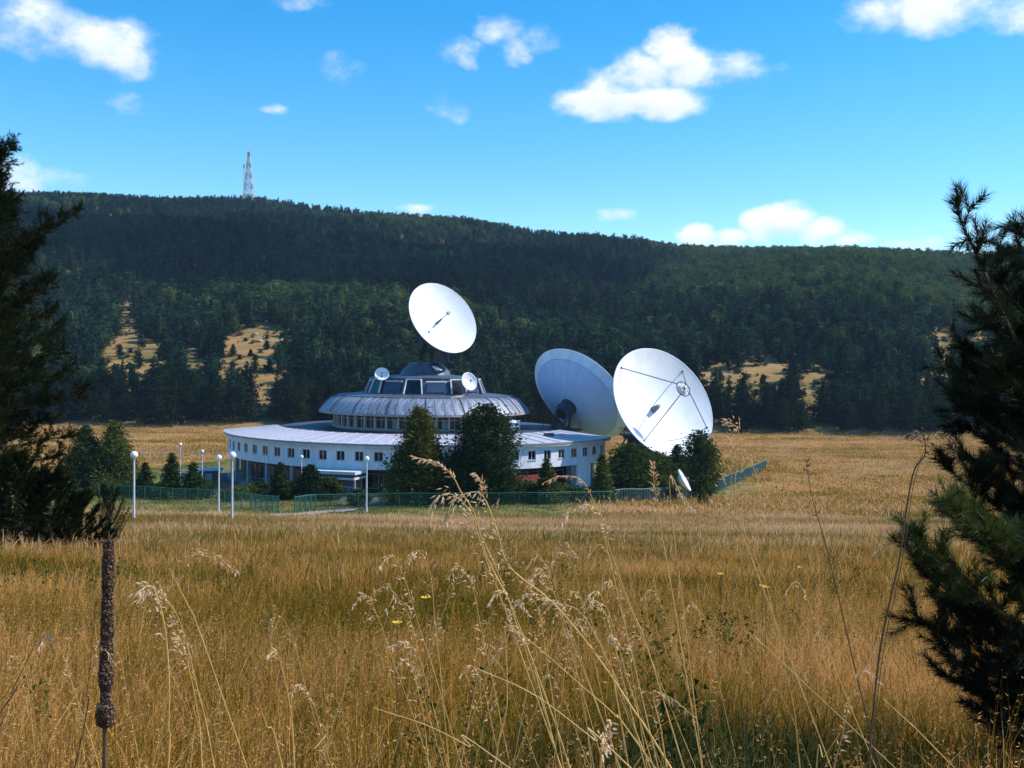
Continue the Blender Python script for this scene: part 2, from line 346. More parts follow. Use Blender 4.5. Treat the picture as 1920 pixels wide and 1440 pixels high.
# ------------------------------------------------------------------ foliage builders
def profile(kind, t):
    if kind == 'pine': return (1 - t) ** 0.72 * (0.42 + 0.58 * np.minimum(1, t / 0.16 + .35))
    if kind == 'spruce': return (1 - t) ** 0.95 * (0.9 + 0.18 * np.sin(t * 46))
    if kind == 'round': return np.sqrt(np.clip(1 - ((t - .46) / .56) ** 2, 0, 1))
    return np.sqrt(np.clip(1 - ((t - .4) / .62) ** 2, 0, 1)) * (1 - .25 * t)          # 'egg'
def rand_tris(C, size, r, flat=0.0):
    n = len(C); d = r.normal(size=(n, 2, 3)); d /= np.linalg.norm(d, axis=2, keepdims=True)
    d[:, :, 2] *= (1 - flat); s = size * r.uniform(.55, 1.35, (n, 1))
    return np.stack([C + d[:, 0] * s, C + d[:, 1] * s, C - (d[:, 0] + d[:, 1]) * s * .5], 1)
def crown_tris(kind, H, R, M, k, size, seed, t0=0.05, rough=.42, flat=.35):
    r = np.random.default_rng(seed); t = r.uniform(0, 1, M * 3); pr = profile(kind, t)
    keep = r.uniform(0, 1, M * 3) < (pr + .12) / 1.12; t = t[keep][:M]; pr = pr[keep][:M]; m = len(t)
    a = r.uniform(0, 2 * np.pi, m); lump = 1 + rough * np.sin(a * 3 + t * 9 + seed) * r.uniform(.2, 1, m)
    rad = pr * R * lump * 1.12 * r.uniform(.25, 1, m) ** .45
    C = np.c_[rad * np.cos(a), rad * np.sin(a), H * (t0 + (1 - t0) * t)]
    cr = (0.10 * R + .10 * R * pr) * r.uniform(.7, 1.4, m)
    P = np.repeat(C, k, 0) + r.normal(size=(m * k, 3)) * np.repeat(cr, k)[:, None] * np.array([1, 1, .55])
    P[:, 2] = np.clip(P[:, 2], 0.02 * H, H * 1.02)
    # keep the tip thin
    T = rand_tris(P, size, r, flat)
    ph = np.linspace(0, 2 * np.pi, 8, endpoint=False); lv = np.linspace(0.06, .9, 5); core = []
    for j in range(4):
        for i in range(8):
            def q(l, h): rr = float(profile(kind, np.array(l))) * R * .5; return (rr * math.cos(ph[h % 8]), rr * math.sin(ph[h % 8]), H * (t0 + (1 - t0) * l))
            core += [[q(lv[j], i), q(lv[j], i + 1), q(lv[j + 1], i + 1)], [q(lv[j], i), q(lv[j + 1], i + 1), q(lv[j + 1], i)]]
    return np.concatenate([T, np.array(core)])
BARK = mat('bark', (.10, .065, .045), .9, .3, 6, bump=.5)
FOREST = leaf_mat('forest_needles', [(.006, .020, .012), (.020, .048, .026), (.050, .084, .034)], .2, .012, rand=.9, wn=1.1)
FOREST_FRONT = leaf_mat('edge_pine_needles', [(.007, .016, .009), (.017, .032, .014), (.030, .050, .020)], .2, .03, rand=.6)
BROAD = leaf_mat('broadleaf_leaves', [(.035, .065, .022), (.065, .105, .030), (.11, .145, .04)], .3, .02, rand=.7)
YARD = leaf_mat('yard_needles', [(.014, .030, .010), (.050, .074, .020), (.100, .120, .030)], .25, .1, rand=.5, patch=1.2)
YARD_WARM = leaf_mat('larch_needles', [(.045, .060, .012), (.10, .105, .02), (.15, .12, .025)], .35, .1, rand=.2, patch=1.2)

def yard_tree(name, base, H, R, kind, label, m, seed, M=420, k=11, size=.26, group=None, cat='tree', t0=.05):
    t = thing(name, label, cat, base, random.uniform(0, 6), group); M = int(M * 2.0)
    MB().tube([(0, 0, -.25), (.02 * H, 0, H * .45), (0, .01 * H, H * .9)], [.018 * H + .05, .012 * H + .03, .02], 7).build('trunk', BARK, t)
    link('crown', tri_mesh('crown', crown_tris(kind, H, R, M, k, size, seed, t0), m), t)
    return t

# geometry-node scatter for what nobody could count
def scatter(name, P, rot, scl, idx, variants, label=None):
    me = bpy.data.meshes.new(name); me.from_pydata([tuple(p) for p in P], [], [])
    a = me.attributes.new('rot', 'FLOAT_VECTOR', 'POINT'); a.data.foreach_set('vector', rot.astype(np.float32).ravel())
    a = me.attributes.new('scl', 'FLOAT_VECTOR', 'POINT'); a.data.foreach_set('vector', scl.astype(np.float32).ravel())
    a = me.attributes.new('idx', 'INT', 'POINT'); a.data.foreach_set('value', idx.astype(np.int32))
    col = bpy.data.collections.new(name + '_kinds')
    for v in variants: col.objects.link(v)
    ng = bpy.data.node_groups.new(name, 'GeometryNodeTree')
    ng.interface.new_socket('Geometry', in_out='INPUT', socket_type='NodeSocketGeometry'); ng.interface.new_socket('Geometry', in_out='OUTPUT', socket_type='NodeSocketGeometry')
    N = ng.nodes.new; L = ng.links.new
    gi, go = N('NodeGroupInput'), N('NodeGroupOutput'); ci = N('GeometryNodeCollectionInfo'); ci.inputs[0].default_value = col; ci.inputs[1].default_value = True; ci.inputs[2].default_value = True
    ip = N('GeometryNodeInstanceOnPoints'); ip.inputs['Pick Instance'].default_value = True
    def na(n, t): k = N('GeometryNodeInputNamedAttribute'); k.data_type = t; k.inputs[0].default_value = n; return k.outputs[0]
    L(gi.outputs[0], ip.inputs['Points']); L(ci.outputs[0], ip.inputs['Instance']); L(na('idx', 'INT'), ip.inputs['Instance Index'])
    L(na('rot', 'FLOAT_VECTOR'), ip.inputs['Rotation']); L(na('scl', 'FLOAT_VECTOR'), ip.inputs['Scale']); L(ip.outputs[0], go.inputs[0])
    o = link(name, me); md = o.modifiers.new('scatter', 'NODES'); md.node_group = ng
    return tag(o, label, kind='stuff')
def loose(name, me): return bpy.data.objects.new(name, me)

# ------------------------------------------------------------------ forest on the hill
CLEAR = [  # px, py, rx, ry of bare ground on the hill (where the tree feet would be)
    (252, 682, 56, 62), (240, 615, 22, 34), (475, 685, 60, 62), (492, 755, 20, 60), (478, 640, 50, 26), (362, 700, 16, 44), (310, 660, 16, 14), (425, 735, 26, 22), (540, 650, 18, 12),
    (1395, 728, 104, 48), (1470, 745, 30, 22), (1535, 748, 36, 50), (1785, 650, 64, 28), (1760, 722, 44, 24), (1690, 606, 14, 8), (1575, 620, 6, 6)]
def cleared(px, py):
    c = np.zeros(len(px), bool)
    for (cx, cy, rx, ry) in CLEAR: c |= ((px - cx) / rx) ** 2 + ((py - cy) / ry) ** 2 < 1.3 + .35 * np.sin(px * .31 + py * .17) + .5 * np.sin(px * .11 - py * .23) + .25 * np.sin(px * .7 + 1)
    return c
def forest():
    pts = []
    y = HY0 + 4
    while y < 1560:
        sp = 5.4 + (y - 345) * .0035; w = .50 * y + 90
        x = np.arange(-w, w, sp); x = x + rng.uniform(-.45, .45, len(x)) * sp; yy = y + rng.uniform(-.5, .5, len(x)) * sp
        pts.append(np.c_[x, yy]); y += sp
    P = np.concatenate(pts); z = ground(P[:, 0], P[:, 1]); P = np.c_[P, z]
    q = px_of(P); keep = ~cleared(q[:, 0], q[:, 1])
    edge = 2 + 2 * np.sin(P[:, 0] * .05) + 2 * np.sin(P[:, 0] * .13); keep &= P[:, 1] > HY0 + edge
    global SCRUB
    SCRUB = P[~keep & (P[:, 1] > HY0 + 12)]; P = P[keep]; q = q[keep]
    # a few straggler bushes left standing in the clearings
    front = P[:, 1] < HY0 + 24
    return P, q, front
FP, FQ, front = forest()
cols_edge = []
def edge_forest():
    kinds = [('pine', 1.0, .27), ('pine', 1.05, .22), ('egg', .95, .30), ('pine', 1.0, .33), ('spruce', 1.1, .2), ('pine', .9, .3)]
    protos = []
    for i, (k, hs, rr) in enumerate(kinds):
        H = 13 * hs; me = tri_mesh('pine_crown', crown_tris(k, H, H * rr, 150, 9, .55, 40 + i, .06), FOREST_FRONT)
        tm = MB().tube([(0, 0, -.5), (.1, 0, H * .5), (0, 0, H * .85)], [.22, .15, .04], 6).mesh('pine_trunk', BARK)
        protos.append((me, tm))
    Pf = FP[front]; Qf = FQ[front]
    inview = (Qf[:, 0] > -60) & (Qf[:, 0] < 1980)
    Pf = Pf[inview]; order = np.argsort(Pf[:, 1])[:300]; sel = Pf[order]
    for j, p in enumerate(sel):
        me, tm = protos[j * 7 % 6]
        qx = px_of([p])[0][0]; where = ('at the far left behind the big near pine' if qx < 170 else 'left of the station building' if qx < 420 else 'behind the station building' if qx < 1000 else 'behind the two big dishes' if qx < 1340 else 'behind the open right field' if qx < 1740 else 'half hidden behind the near right pine')
        t = thing('pine_tree', 'dark green pine of the forest edge ' + where, 'tree', (p[0], p[1], p[2]), random.uniform(0, 6.28), 'forest edge pines ' + where)
        s = random.uniform(.62, 1.12); t.scale = (s * random.uniform(.9, 1.25), s * random.uniform(.9, 1.25), s)
        link('trunk', tm, t); link('crown', me, t)
    used = set(map(tuple, np.round(sel, 3)))
    return used
used = edge_forest()
def hill_forest():
    keep = np.array([tuple(p) not in used for p in np.round(FP, 3)]); P = FP[keep]; q = FQ[keep]; n = len(P)
    V = []
    specs = [('pine', .26), ('pine', .21), ('egg', .28), ('pine', .31), ('spruce', .19), ('round', .34), ('round', .30), ('egg', .34)]
    for i, (k, rr) in enumerate(specs):
        H = 12.0; T = crown_tris(k, H, H * rr, 70, 7, .8, 80 + i, .05); tr = []
        for a in range(4):
            c0, s0, c1, s1 = math.cos(a * 1.57) * .2, math.sin(a * 1.57) * .2, math.cos(a * 1.57 + 1.57) * .2, math.sin(a * 1.57 + 1.57) * .2
            tr.append([(c0, s0, -1), (c1, s1, -1), (0, 0, H * .7)])
        T = np.concatenate([T, np.array(tr)])
        V.append(loose('hill_tree_%s' % 'abcdefgh'[i], tri_mesh('hill_tree', T, BROAD if i >= 5 else FOREST)))
    # broadleaf woods on the right-hand slope, pine plantation elsewhere
    nz = np.sin(P[:, 0] / 60.) + np.sin(P[:, 1] / 47. + P[:, 0] / 90.) + rng.normal(0, .7, n)
    broad = sstep(1050, 1500, q[:, 0]) * sstep(430, 640, P[:, 1]) * 1.0 + .10 + .4 * sstep(1150, 1300, P[:, 1]) * (q[:, 0] > 500)
    isb = (nz * .22 + .2) < broad - .25
    idx = np.where(isb, rng.integers(5, 8, n), rng.integers(0, 5, n))
    s = .92 * rng.uniform(.62, 1.22, n) * np.where(isb, .9, 1.0); s = np.where(P[:, 1] > 1080, .82 + (s - .9) * .45, s)
    rot = np.c_[np.zeros(n), np.zeros(n), rng.uniform(0, 6.28, n)]; wdn = np.where(isb, 1.2, 1.0); scl = np.c_[s * rng.uniform(.85, 1.35, n) * wdn, s * rng.uniform(.85, 1.35, n) * wdn, s * rng.uniform(.85, 1.12, n)]
    scatter('hill_forest', P - np.array([0, 0, .3]), rot, scl, idx, V)
    print('forest', n)
hill_forest()
def scrub():
    r = np.random.default_rng(77); S = np.repeat(SCRUB, 3, 0); S = S[r.uniform(0, 1, len(S)) < .22]; S[:, :2] += r.uniform(-3, 3, (len(S), 2)); S[:, 2] = ground(S[:, 0], S[:, 1]); n = len(S)
    V = [loose('scrub_bush', tri_mesh('scrub_bush', crown_tris('round', 3.0, 1.7, 40, 7, .4, 300 + i, 0.0), m)) for i, m in enumerate((BROAD, FOREST, DRYBUSH))]
    s = r.uniform(.2, .8, n) ** 1.3; scatter('hillside_scrub', S, np.c_[np.zeros(n), np.zeros(n), r.uniform(0, 6, n)], np.c_[s * 1.3, s * 1.3, s], r.integers(0, 3, n), V); print('scrub', n)
DRYBUSH = leaf_mat('dry_bush_leaves', [(.12, .10, .03), (.26, .18, .06), (.34, .24, .10)], .3, .1)
scrub()
for (px, py, h) in [(478, 700, 7), (455, 715, 4.5), (437, 668, 5), (500, 655, 4), (505, 700, 5.5), (225, 668, 5), (262, 690, 6), (430, 735, 6), (520, 735, 4), (470, 668, 3), (1430, 722, 4), (1350, 716, 5), (1545, 745, 3)]:
    p = on_ground(px, py, 350); cw = 'narrow left clearing of the hillside' if px < 330 else 'larger left clearing of the hillside' if px < 600 else 'thin right clearing of the hillside'
    yard_tree('young_pine', p, h, h * .3, 'pine', 'small pine standing on the bare orange ' + cw, FOREST_FRONT, int(px), 60, 8, .35, 'young pines on the ' + cw)
ROCK = mat('pale_rock', (.48, .38, .27), .9, .2, 2, bump=.5)
def rock(px, py, s, label):
    p = on_ground(px, py, 350); r = np.random.default_rng(int(px)); b = MB()
    for j in range(2):
        b.sphere((r.uniform(-.5, .5) * s, r.uniform(-.4, .4) * s, s * .3), s * r.uniform(.6, .9), 8, (1.2, 1, .75))
    b.v = [(x + r.normal() * .12 * s, y + r.normal() * .12 * s, z + r.normal() * .1 * s) for x, y, z in b.v]
    tag(b.build('boulder', ROCK, None, loc=p), label, 'rock', 'pale rocks in the left clearing')
for a in [(487, 641, 1.4, 'pale boulder left of its neighbours at the top of the left clearing'), (505, 642, 1.2, 'pale rounded boulder in the middle of the row above the left clearing'), (527, 643, 1.3, 'third pale boulder along the top of the left clearing'),
          (553, 641, 1.6, 'pale boulder farthest right above the left clearing, at the wood edge'), (477, 628, 1.3, 'topmost orange-white boulder above the left clearing')]: rock(*a)

# ------------------------------------------------------------------ lattice mast on the ridge
def mast():
    p = G(466, 1292); t = thing('radio_mast', 'tall red and white lattice radio mast on the hilltop ridge', 'mast', (p.x, p.y, p.z))
    H = 62; W = mat('mast_white', (.75, .75, .78), .6); Rm = mat('mast_red', (.55, .36, .38), .6)
    levels = np.linspace(0, H, 11)
    def hw(z): return 5.2 * (1 - z / H) ** 1.1 + .9
    for i in range(10):
        b = MB(); z0, z1 = levels[i], levels[i + 1]; a, c = hw(z0), hw(z1)
        C0 = [(a, a, z0), (-a, a, z0), (-a, -a, z0), (a, -a, z0)]; C1 = [(c, c, z1), (-c, c, z1), (-c, -c, z1), (c, -c, z1)]
        for k in range(4):
            b.bar(C0[k], C1[k], .7); b.bar(C0[k], C1[(k + 1) % 4], .4); b.bar(C0[(k + 1) % 4], C1[k], .4); b.bar(C1[k], C1[(k + 1) % 4], .4)
        b.build('lattice_section', Rm if i % 2 else W, t)
    MB().tube([(0, 0, H), (0, 0, H + 10)], .25, 6).build('aerial', W, t)
    for k, z in enumerate((20, 34, 47)):
        MB().tube([(hw(z) + .2, -hw(z) - .6, z), (hw(z) + .2, -hw(z) - 1.6, z)], 1.6, 10).build('drum_antenna', W, t)
    q = G(457, 1290); t2 = thing('aerial_mast', 'thin short aerial mast just left of the lattice radio mast', 'mast', (q.x, q.y, q.z))
    MB().tube([(0, 0, 0), (0, 0, 48)], .45, 6).build('pole', W, t2); MB().box(-1.2, 1.2, -.5, .5, 43, 47).build('panel_antenna', W, t2)
mast()

# ------------------------------------------------------------------ the round station building
WHITE = mat('white_render', (.76, .78, .84), .85, .10, .5, stretch=(2.5, 2.5, .35), bump=.15, bscale=6)
FASCIA = mat('eave_board', (.62, .63, .65), .8, .1, 1.2)
BROOF = mat('grey_roof_sheet', (.52, .50, .56), .55, .12, .9, obj_rand=.05)
ZINC = mat('weathered_zinc', (.33, .36, .45), .45, .35, 1.6, metal=.25, obj_rand=.16, stretch=(1, 1, .35))
ZINCD = mat('dark_zinc', (.10, .12, .17), .5, .25, 1.5, metal=.2)
SEAM = mat('seam_dark', (.07, .07, .09), .6)
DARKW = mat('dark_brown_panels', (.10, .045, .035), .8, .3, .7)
RED = mat('brick_red', (.30, .06, .035), .8, .2, 1.5)
CONC = mat('concrete', (.33, .32, .31), .85, .15, 1)
GLASS = mat('dark_glass', (.012, .014, .02), .12, .3, .5, spec=.6)
FRAME = mat('window_frame', (.55, .55, .58), .6, .1, 3)
BROWNF = mat('soffit', (.22, .17, .15), .8, .2, 1)
RI, RO = 25.0, 33.0; A0, A1 = -80.0, 66.0
def station():
    b0 = thing('station_building', 'round white satellite station with curved two-storey wing and zinc saucer roof', 'building', (BC[0], BC[1], 0))
    NB = 29; pitch = (A1 - A0) / NB; Zb, Zt = 3.75, 6.95; w0, w1 = 4.95, 6.35
    ww = math.degrees(1.36 / RO) / 2
    wall = MB(); wall.arc(RO - .35, RO, A0, A1, Zb, w0, 58); wall.arc(RO - .35, RO, A0, A1, w1, Zt, 58)
    edges = [A0] + [A0 + pitch * (i + .5) + s * ww for i in range(NB) for s in (-1, 1)] + [A1]
    for i in range(0, len(edges), 2): wall.arc(RO - .35, RO, edges[i], edges[i + 1], w0, w1, 2)
    wall.arc(RI, RI + .35, A0, A1, 0, Zt + 1, 40)
    wall.arc(RI + .35, RO - .35, A0, A0 + .6, Zb, Zt + .9, 1, z1b=Zt); wall.arc(RI + .35, RO - .35, A1 - .6, A1, Zb, Zt + .9, 1, z1b=Zt)
    wall.arc(RI + .35, RO - .35, A0, A1, Zb, Zb + .25, 50)
    shade_auto(wall.build('wall', WHITE, b0), 20)
    # window: frame (part) > pane, pane, sill
    hw = .66; yo = -RO + .16
    fm = MB()
    for x0, x1 in ((-hw, -hw + .08), (-.045, .045), (hw - .08, hw)): fm.box(x0, x1, yo - .05, yo + .05, w0 + .01, w1 - .01)
    for z0, z1 in ((w0 + .01, w0 + .09), (w1 - .09, w1 - .01)): fm.box(-hw + .08, -.045, yo - .048, yo + .048, z0, z1); fm.box(.045, hw - .08, yo - .048, yo + .048, z0, z1)
    fme = fm.mesh('window', FRAME)
    pl = MB().box(-hw + .08, -.045, yo - .01, yo + .01, w0 + .09, w1 - .09).mesh('pane', GLASS); pr = MB().box(.045, hw - .08, yo - .01, yo + .01, w0 + .09, w1 - .09).mesh('pane', GLASS)
    sl = MB().box(-hw - .08, hw + .08, -RO - .1, -RO + .16, w0 - .06, w0 + .005).mesh('sill', FRAME)
    for i in range(NB):
        a = R_(A0 + pitch * (i + .5)); w = link('window', fme, b0, (0, 0, 0), a)
        for me in (pl, pr): link('pane', me, w)
        link('sill', sl, w)
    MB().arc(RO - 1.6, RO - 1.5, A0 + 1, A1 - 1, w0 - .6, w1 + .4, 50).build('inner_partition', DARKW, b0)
    # eave and sloping roof sheets
    MB().arc(RO - .1, RO + .62, A0 - .9, A1 + .9, Zt, Zt + .42, 58).build('fascia', FASCIA, b0)
    gt = MB().arc(RO + .62, RO + .74, A0 - .9, A1 + .9, Zt + .28, Zt + .43, 58).build('gutter', CONC, b0)
    pm = MB().arc(RI - .2, RO + .78, -pitch / 2 * 1.03 + .04, pitch / 2 * 1.03 - .04, Zt + 1.28, Zt + 1.4, 2, z0b=Zt + .46, z1b=Zt + .56).mesh('roof_panel', BROOF)
    sm = MB().arc(RI - .2, RO + .79, -.09, .09, Zt + 1.3, Zt + 1.48, 1, z0b=Zt + .5, z1b=Zt + .64).mesh('roof_seam', BROOF)
    for i in range(NB):
        a = A0 - .5 + (pitch * 1.007) * (i + .5); link('roof_panel', pm, b0, (0, 0, 0), R_(a)); link('roof_seam', sm, b0, (0, 0, 0), R_(a + pitch / 2))
    for (aa, rr) in ((47, 28.5),):
        x, y = rr * math.sin(R_(aa)), -rr * math.cos(R_(aa)); h = MB().box(-.7, .7, -.5, .5, 0, .65).build('roof_hatch', SEAM, b0, loc=(x, y, Zt + .85), rz=R_(aa))
    # recessed ground floor
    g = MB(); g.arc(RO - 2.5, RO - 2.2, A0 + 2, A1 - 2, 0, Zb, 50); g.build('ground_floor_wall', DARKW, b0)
    rp = MB().arc(RO - 2.2, RO - 2.12, -1.9, 1.9, .9, 2.9, 2).mesh('ground_floor_window', GLASS)
    cf = MB().arc(RO - 2.12, RO - 2.04, -1.95, -1.75, .8, 3, 1).arc(RO - 2.12, RO - 2.04, 1.75, 1.95, .8, 3, 1).arc(RO - 2.12, RO - 2.04, -1.75, 1.75, 2.9, 3.0, 1).arc(RO - 2.12, RO - 2.04, -1.75, 1.75, .8, .9, 1).mesh('window_surround', CONC)
    cm = MB().arc(RO - 1.0, RO - .45, -.55, .55, 0, Zb, 2).mesh('column', CONC)
    for i in range(0, 28):
        a = A0 + 4 + i * 5.1; w = link('ground_floor_window', rp, b0, (0, 0, 0), R_(a)); link('window_surround', cf, w)
        if i % 2 == 0: link('column', cm, b0, (0, 0, 0), R_(a + 2.5))
    MB().arc(RO - 1.9, RO - .3, 28, 42, 0, 2.7, 6).build('red_brick_panel', RED, b0); MB().arc(RO - 1.9, RO - .3, -31, -27, .2, 3.2, 3).build('red_brick_panel', RED, b0)
    MB().arc(RO - 2.6, RO + .15, A0, A1, -.6, -.0 + .12, 50).build('plinth', CONC, b0)
    MB().arc(RO - 3.2, RO - .2, 50, 57, .12, Zb, 4).build('white_end_block', WHITE, b0)
    # entrance
    e = R_(-17)
    MB().box(-4.0, 3.9, -RO - 3.4, -RO + .3, 3.3, 3.72).build('canopy', FASCIA, b0, rz=e); MB().box(-3.8, 3.7, -RO - 3.2, -RO + .6, 2.55, 2.85).build('lower_canopy', FASCIA, b0, rz=e)
    MB().box(-3.7, 3.6, -RO - 3.0, -RO - 2.8, 2.85, 3.3).build('canopy_band', SEAM, b0, rz=e)
    MB().box(-3.5, .3, -RO - 1.1, -RO - .9, .12, 2.55).build('entrance_wall', DARKW, b0, rz=e)
    d = MB().box(.5, 3.2, -RO - 1.2, -RO - 1.1, .12, 2.5).build('glass_door', mat('door_glass', (.12, .15, .2), .2), b0, rz=e)
    MB().box(.4, 3.3, -RO - 1.26, -RO - 1.2, 1.25, 1.37).box(1.8, 1.9, -RO - 1.26, -RO - 1.2, .12, 1.25).build('door_rail', FRAME, d)
    for x in (-3.6, 3.4): MB().box(x, x + .25, -RO - 2.9, -RO - 2.65, 0, 2.55).build('column', CONC, b0, rz=e)
    # upper drum
    MB().lathe([(15.6, 0), (15.6, 8.25), (15.9, 8.25), (15.9, 8.55), (15.5, 8.55)], 64).build('drum_wall', CONC, b0)
    MB().lathe([(RI, 7.85), (RI - .1, 7.95), (15.6, 8.05)], 48).build('link_roof', SEAM, b0)
    gp = MB().arc(15.2, 15.26, -3.55, 3.55, 8.55, 10.75, 2).mesh('drum_window', mat('drum_glass', (.03, .04, .05), .15))
    tr = MB().arc(15.26, 15.34, -3.6, 3.6, 9.9, 10.0, 2).arc(15.26, 15.34, -.12, .12, 8.55, 10.75, 1).mesh('glazing_bar', FRAME)
    pi_ = MB().arc(15.1, 15.75, -.5, .5, 8.55, 10.75, 1).mesh('pillar', FRAME)
    cur = mat('curtain', (.35, .34, .36), .9); cu = MB().arc(15.262, 15.28, .2, 3.4, 8.6, 9.9, 1).mesh('blind', cur)
    for i in range(48):
        a = R_(i * 7.5); w = link('drum_window', gp, b0, (0, 0, 0), a); link('glazing_bar', tr, w); link('pillar', pi_, b0, (0, 0, 0), a + R_(3.75))
        if i % 5 in (1, 2): link('blind', cu, w)
    # saucer roof
    shade_auto(MB().lathe([(15.0, 10.75), (17.9, 10.62), (17.98, 10.55)], 96).build('soffit', BROWNF, b0))
    shade_auto(MB().lathe([(17.98, 10.55), (18.15, 10.62), (18.15, 10.9), (17.9, 10.95)], 96).build('roof_fascia', mat('fascia_pale', (.42, .38, .36), .8, .2, 1), b0))
    NP = 72; pw = 360 / NP / 2
    def pan(rs, zs, lift):
        b = MB(); V = []; Fc = []
        for k in range(len(rs)):
            for s in (-1, 0, 1):
                a = R_(s * (pw - .12)); V.append((rs[k] * math.sin(a), -rs[k] * math.cos(a), zs[k] + (lift if s else 0)))
        for k in range(len(rs) - 1):
            for j in (0, 1): Fc.append((k * 3 + j, k * 3 + j + 1, k * 3 + 4 + j, k * 3 + 3 + j))
        return b.add(V, Fc)
    rs = [18.12, 17.6, 16.95, 16.2, 15.0]; zs = [10.93, 11.6, 12.35, 13.0, 13.45]
    pmesh = pan(rs, zs, .03).mesh('zinc_panel', ZINC, True)
    sb = MB()
    for k in range(4): sb.bar((0, -rs[k], zs[k] + .03), (0, -rs[k + 1], zs[k + 1] + .03), .07, .12)
    seam = sb.mesh('seam', ZINC); sb2 = MB()
    for k in range(4): sb2.bar((0, -rs[k], zs[k] + .06), (0, -rs[k + 1], zs[k + 1] + .06), .16, .16)
    rib = sb2.mesh('rib', SEAM)
    for i in range(NP):
        a = i * 5.0 + 2.5; link('zinc_panel', pmesh, b0, (0, 0, 0), R_(a))
        if i % 4 == 0 or 18 > i > 8 and i % 2 == 0: link('rib', rib, b0, (0, 0, 0), R_(a + 2.5))
        else: link('seam', seam, b0, (0, 0, 0), R_(a + 2.5))
    shade_auto(MB().lathe([(17.95, 10.8), (17.5, 11.4), (16.1, 12.85), (15.0, 13.35), (15.15, 13.52), (12.5, 13.75), (9.6, 13.9)], 96).build('roof_deck', ZINCD, b0), 25)
    # lantern
    shade_auto(MB().lathe([(9.9, 13.8), (9.85, 13.95), (8.95, 16.35), (9.1, 16.42), (9.1, 16.6), (4.6, 17.0), (4.4, 17.0), (4.1, 17.7), (3.0, 18.7), (2.6, 18.8), (2.5, 19.1), (0.01, 19.1)], 48).build('lantern', ZINCD, b0), 25)
    def slant(w0, w1, z0, z1, t, off, x0=0):      # a piece lying on the slanting lantern wall
        def r(z): return 9.87 - (z - 13.93) * .375 + off
        V = [(x0 - w0, -r(z0), z0), (x0 + w0, -r(z0), z0), (x0 + w1, -r(z1), z1), (x0 - w1, -r(z1), z1)]
        V += [(x, y - t, z) for x, y, z in V]
        return V, [(0, 1, 2, 3), (7, 6, 5, 4), (0, 4, 5, 1), (1, 5, 6, 2), (2, 6, 7, 3), (3, 7, 4, 0)]
    WF = mat('white_frame', (.72, .72, .76), .6)
    for i in range(8):
        a = R_(-7 + 45 * i)
        o = MB().add(*slant(1.35, 1.1, 14.0, 16.25, .25, .12)).build('dormer_opening', GLASS, b0, rz=a)
        fb = MB()
        def rr(z): return -(9.87 - (z - 13.93) * .375 + .42)
        fb.bar((-1.55, rr(13.95), 13.95), (-1.2, rr(16.4), 16.4), .2, .3); fb.bar((1.55, rr(13.95), 13.95), (1.2, rr(16.4), 16.4), .2, .3); fb.bar((-1.2, rr(16.35), 16.35), (1.2, rr(16.35), 16.35), .25, .2)
        fb.build('dormer_frame', WF if i in (0, 1, 7) else FRAME, o)
        a2 = R_(-7 + 45 * i + 22.5)
        o2 = MB().add(*slant(1.7, 1.5, 14.25, 15.9, .06, .14)).build('side_window', mat('blue_glass', (.05, .08, .14), .2), b0, rz=a2)
        MB().add(*slant(1.8, 1.6, 15.9, 16.1, .14, .14)).build('window_head', FRAME, o2)
    V = MB().tube([(0, 0, 0), (0, 0, 1.1)], .35, 12); V.lathe([(.7, 1.1), (.75, 1.2), (.4, 1.55), (.01, 1.65)], 14)
    x, y = 17.2 * math.sin(R_(68)), -17.2 * math.cos(R_(68)); V.build('roof_vent', WHITE, b0, loc=(19.8 * math.sin(R_(50)), -19.8 * math.cos(R_(50)), 8.45))
    MB().box(-.4, .4, -.4, .4, 0, 1.4).build('roof_box', WHITE, b0, loc=(19.3 * math.sin(R_(56)), -19.3 * math.cos(R_(56)), 8.45))
station()

# ------------------------------------------------------------------ dish antennas
DISH = mat('dish_white', (.86, .87, .90), .5, .05, .45, spec=.4)
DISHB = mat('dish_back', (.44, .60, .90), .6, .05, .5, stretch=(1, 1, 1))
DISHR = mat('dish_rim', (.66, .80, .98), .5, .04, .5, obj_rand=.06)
STEEL = mat('dark_steel', (.045, .05, .065), .6, .2, 2)
STRUT = mat('strut_grey', (.10, .13, .18), .5)
def frame_of(n):
    n = Vector(n).normalized(); x = Vector((0, 0, 1)).cross(n).normalized(); y = n.cross(x)
    return Matrix((x, y, n)).transposed().to_4x4()
def near_plane(c, n, R, target):           # angle on the rim circle that shows nearest a pixel
    Mx = frame_of(n); best = None
    for k in range(360):
        a = R_(k); p = Vector(c) + Mx.to_3x3() @ Vector((math.cos(a) * R, math.sin(a) * R, 0)); q = px_of([tuple(p)])[0]
        d = (q[0] - target[0]) ** 2 + (q[1] - target[1]) ** 2
        if best is None or d < best[0]: best = (d, a)
    return best[1]
def reflector(R, Fl, t=.12, n=72):
    dep = R * R / (4 * Fl); pf = [(R * k / 14 + 1e-3, (R * k / 14) ** 2 / (4 * Fl) - dep) for k in range(15)]
    pf += [(R + .02, .05), (R + .10, .03), (R + .10, -.12)] + [(R * k / 14 + 1e-3, (R * k / 14) ** 2 / (4 * Fl) - dep - t - .25 * (1 - k / 14)) for k in range(13, -1, -1)]
    return pf, dep
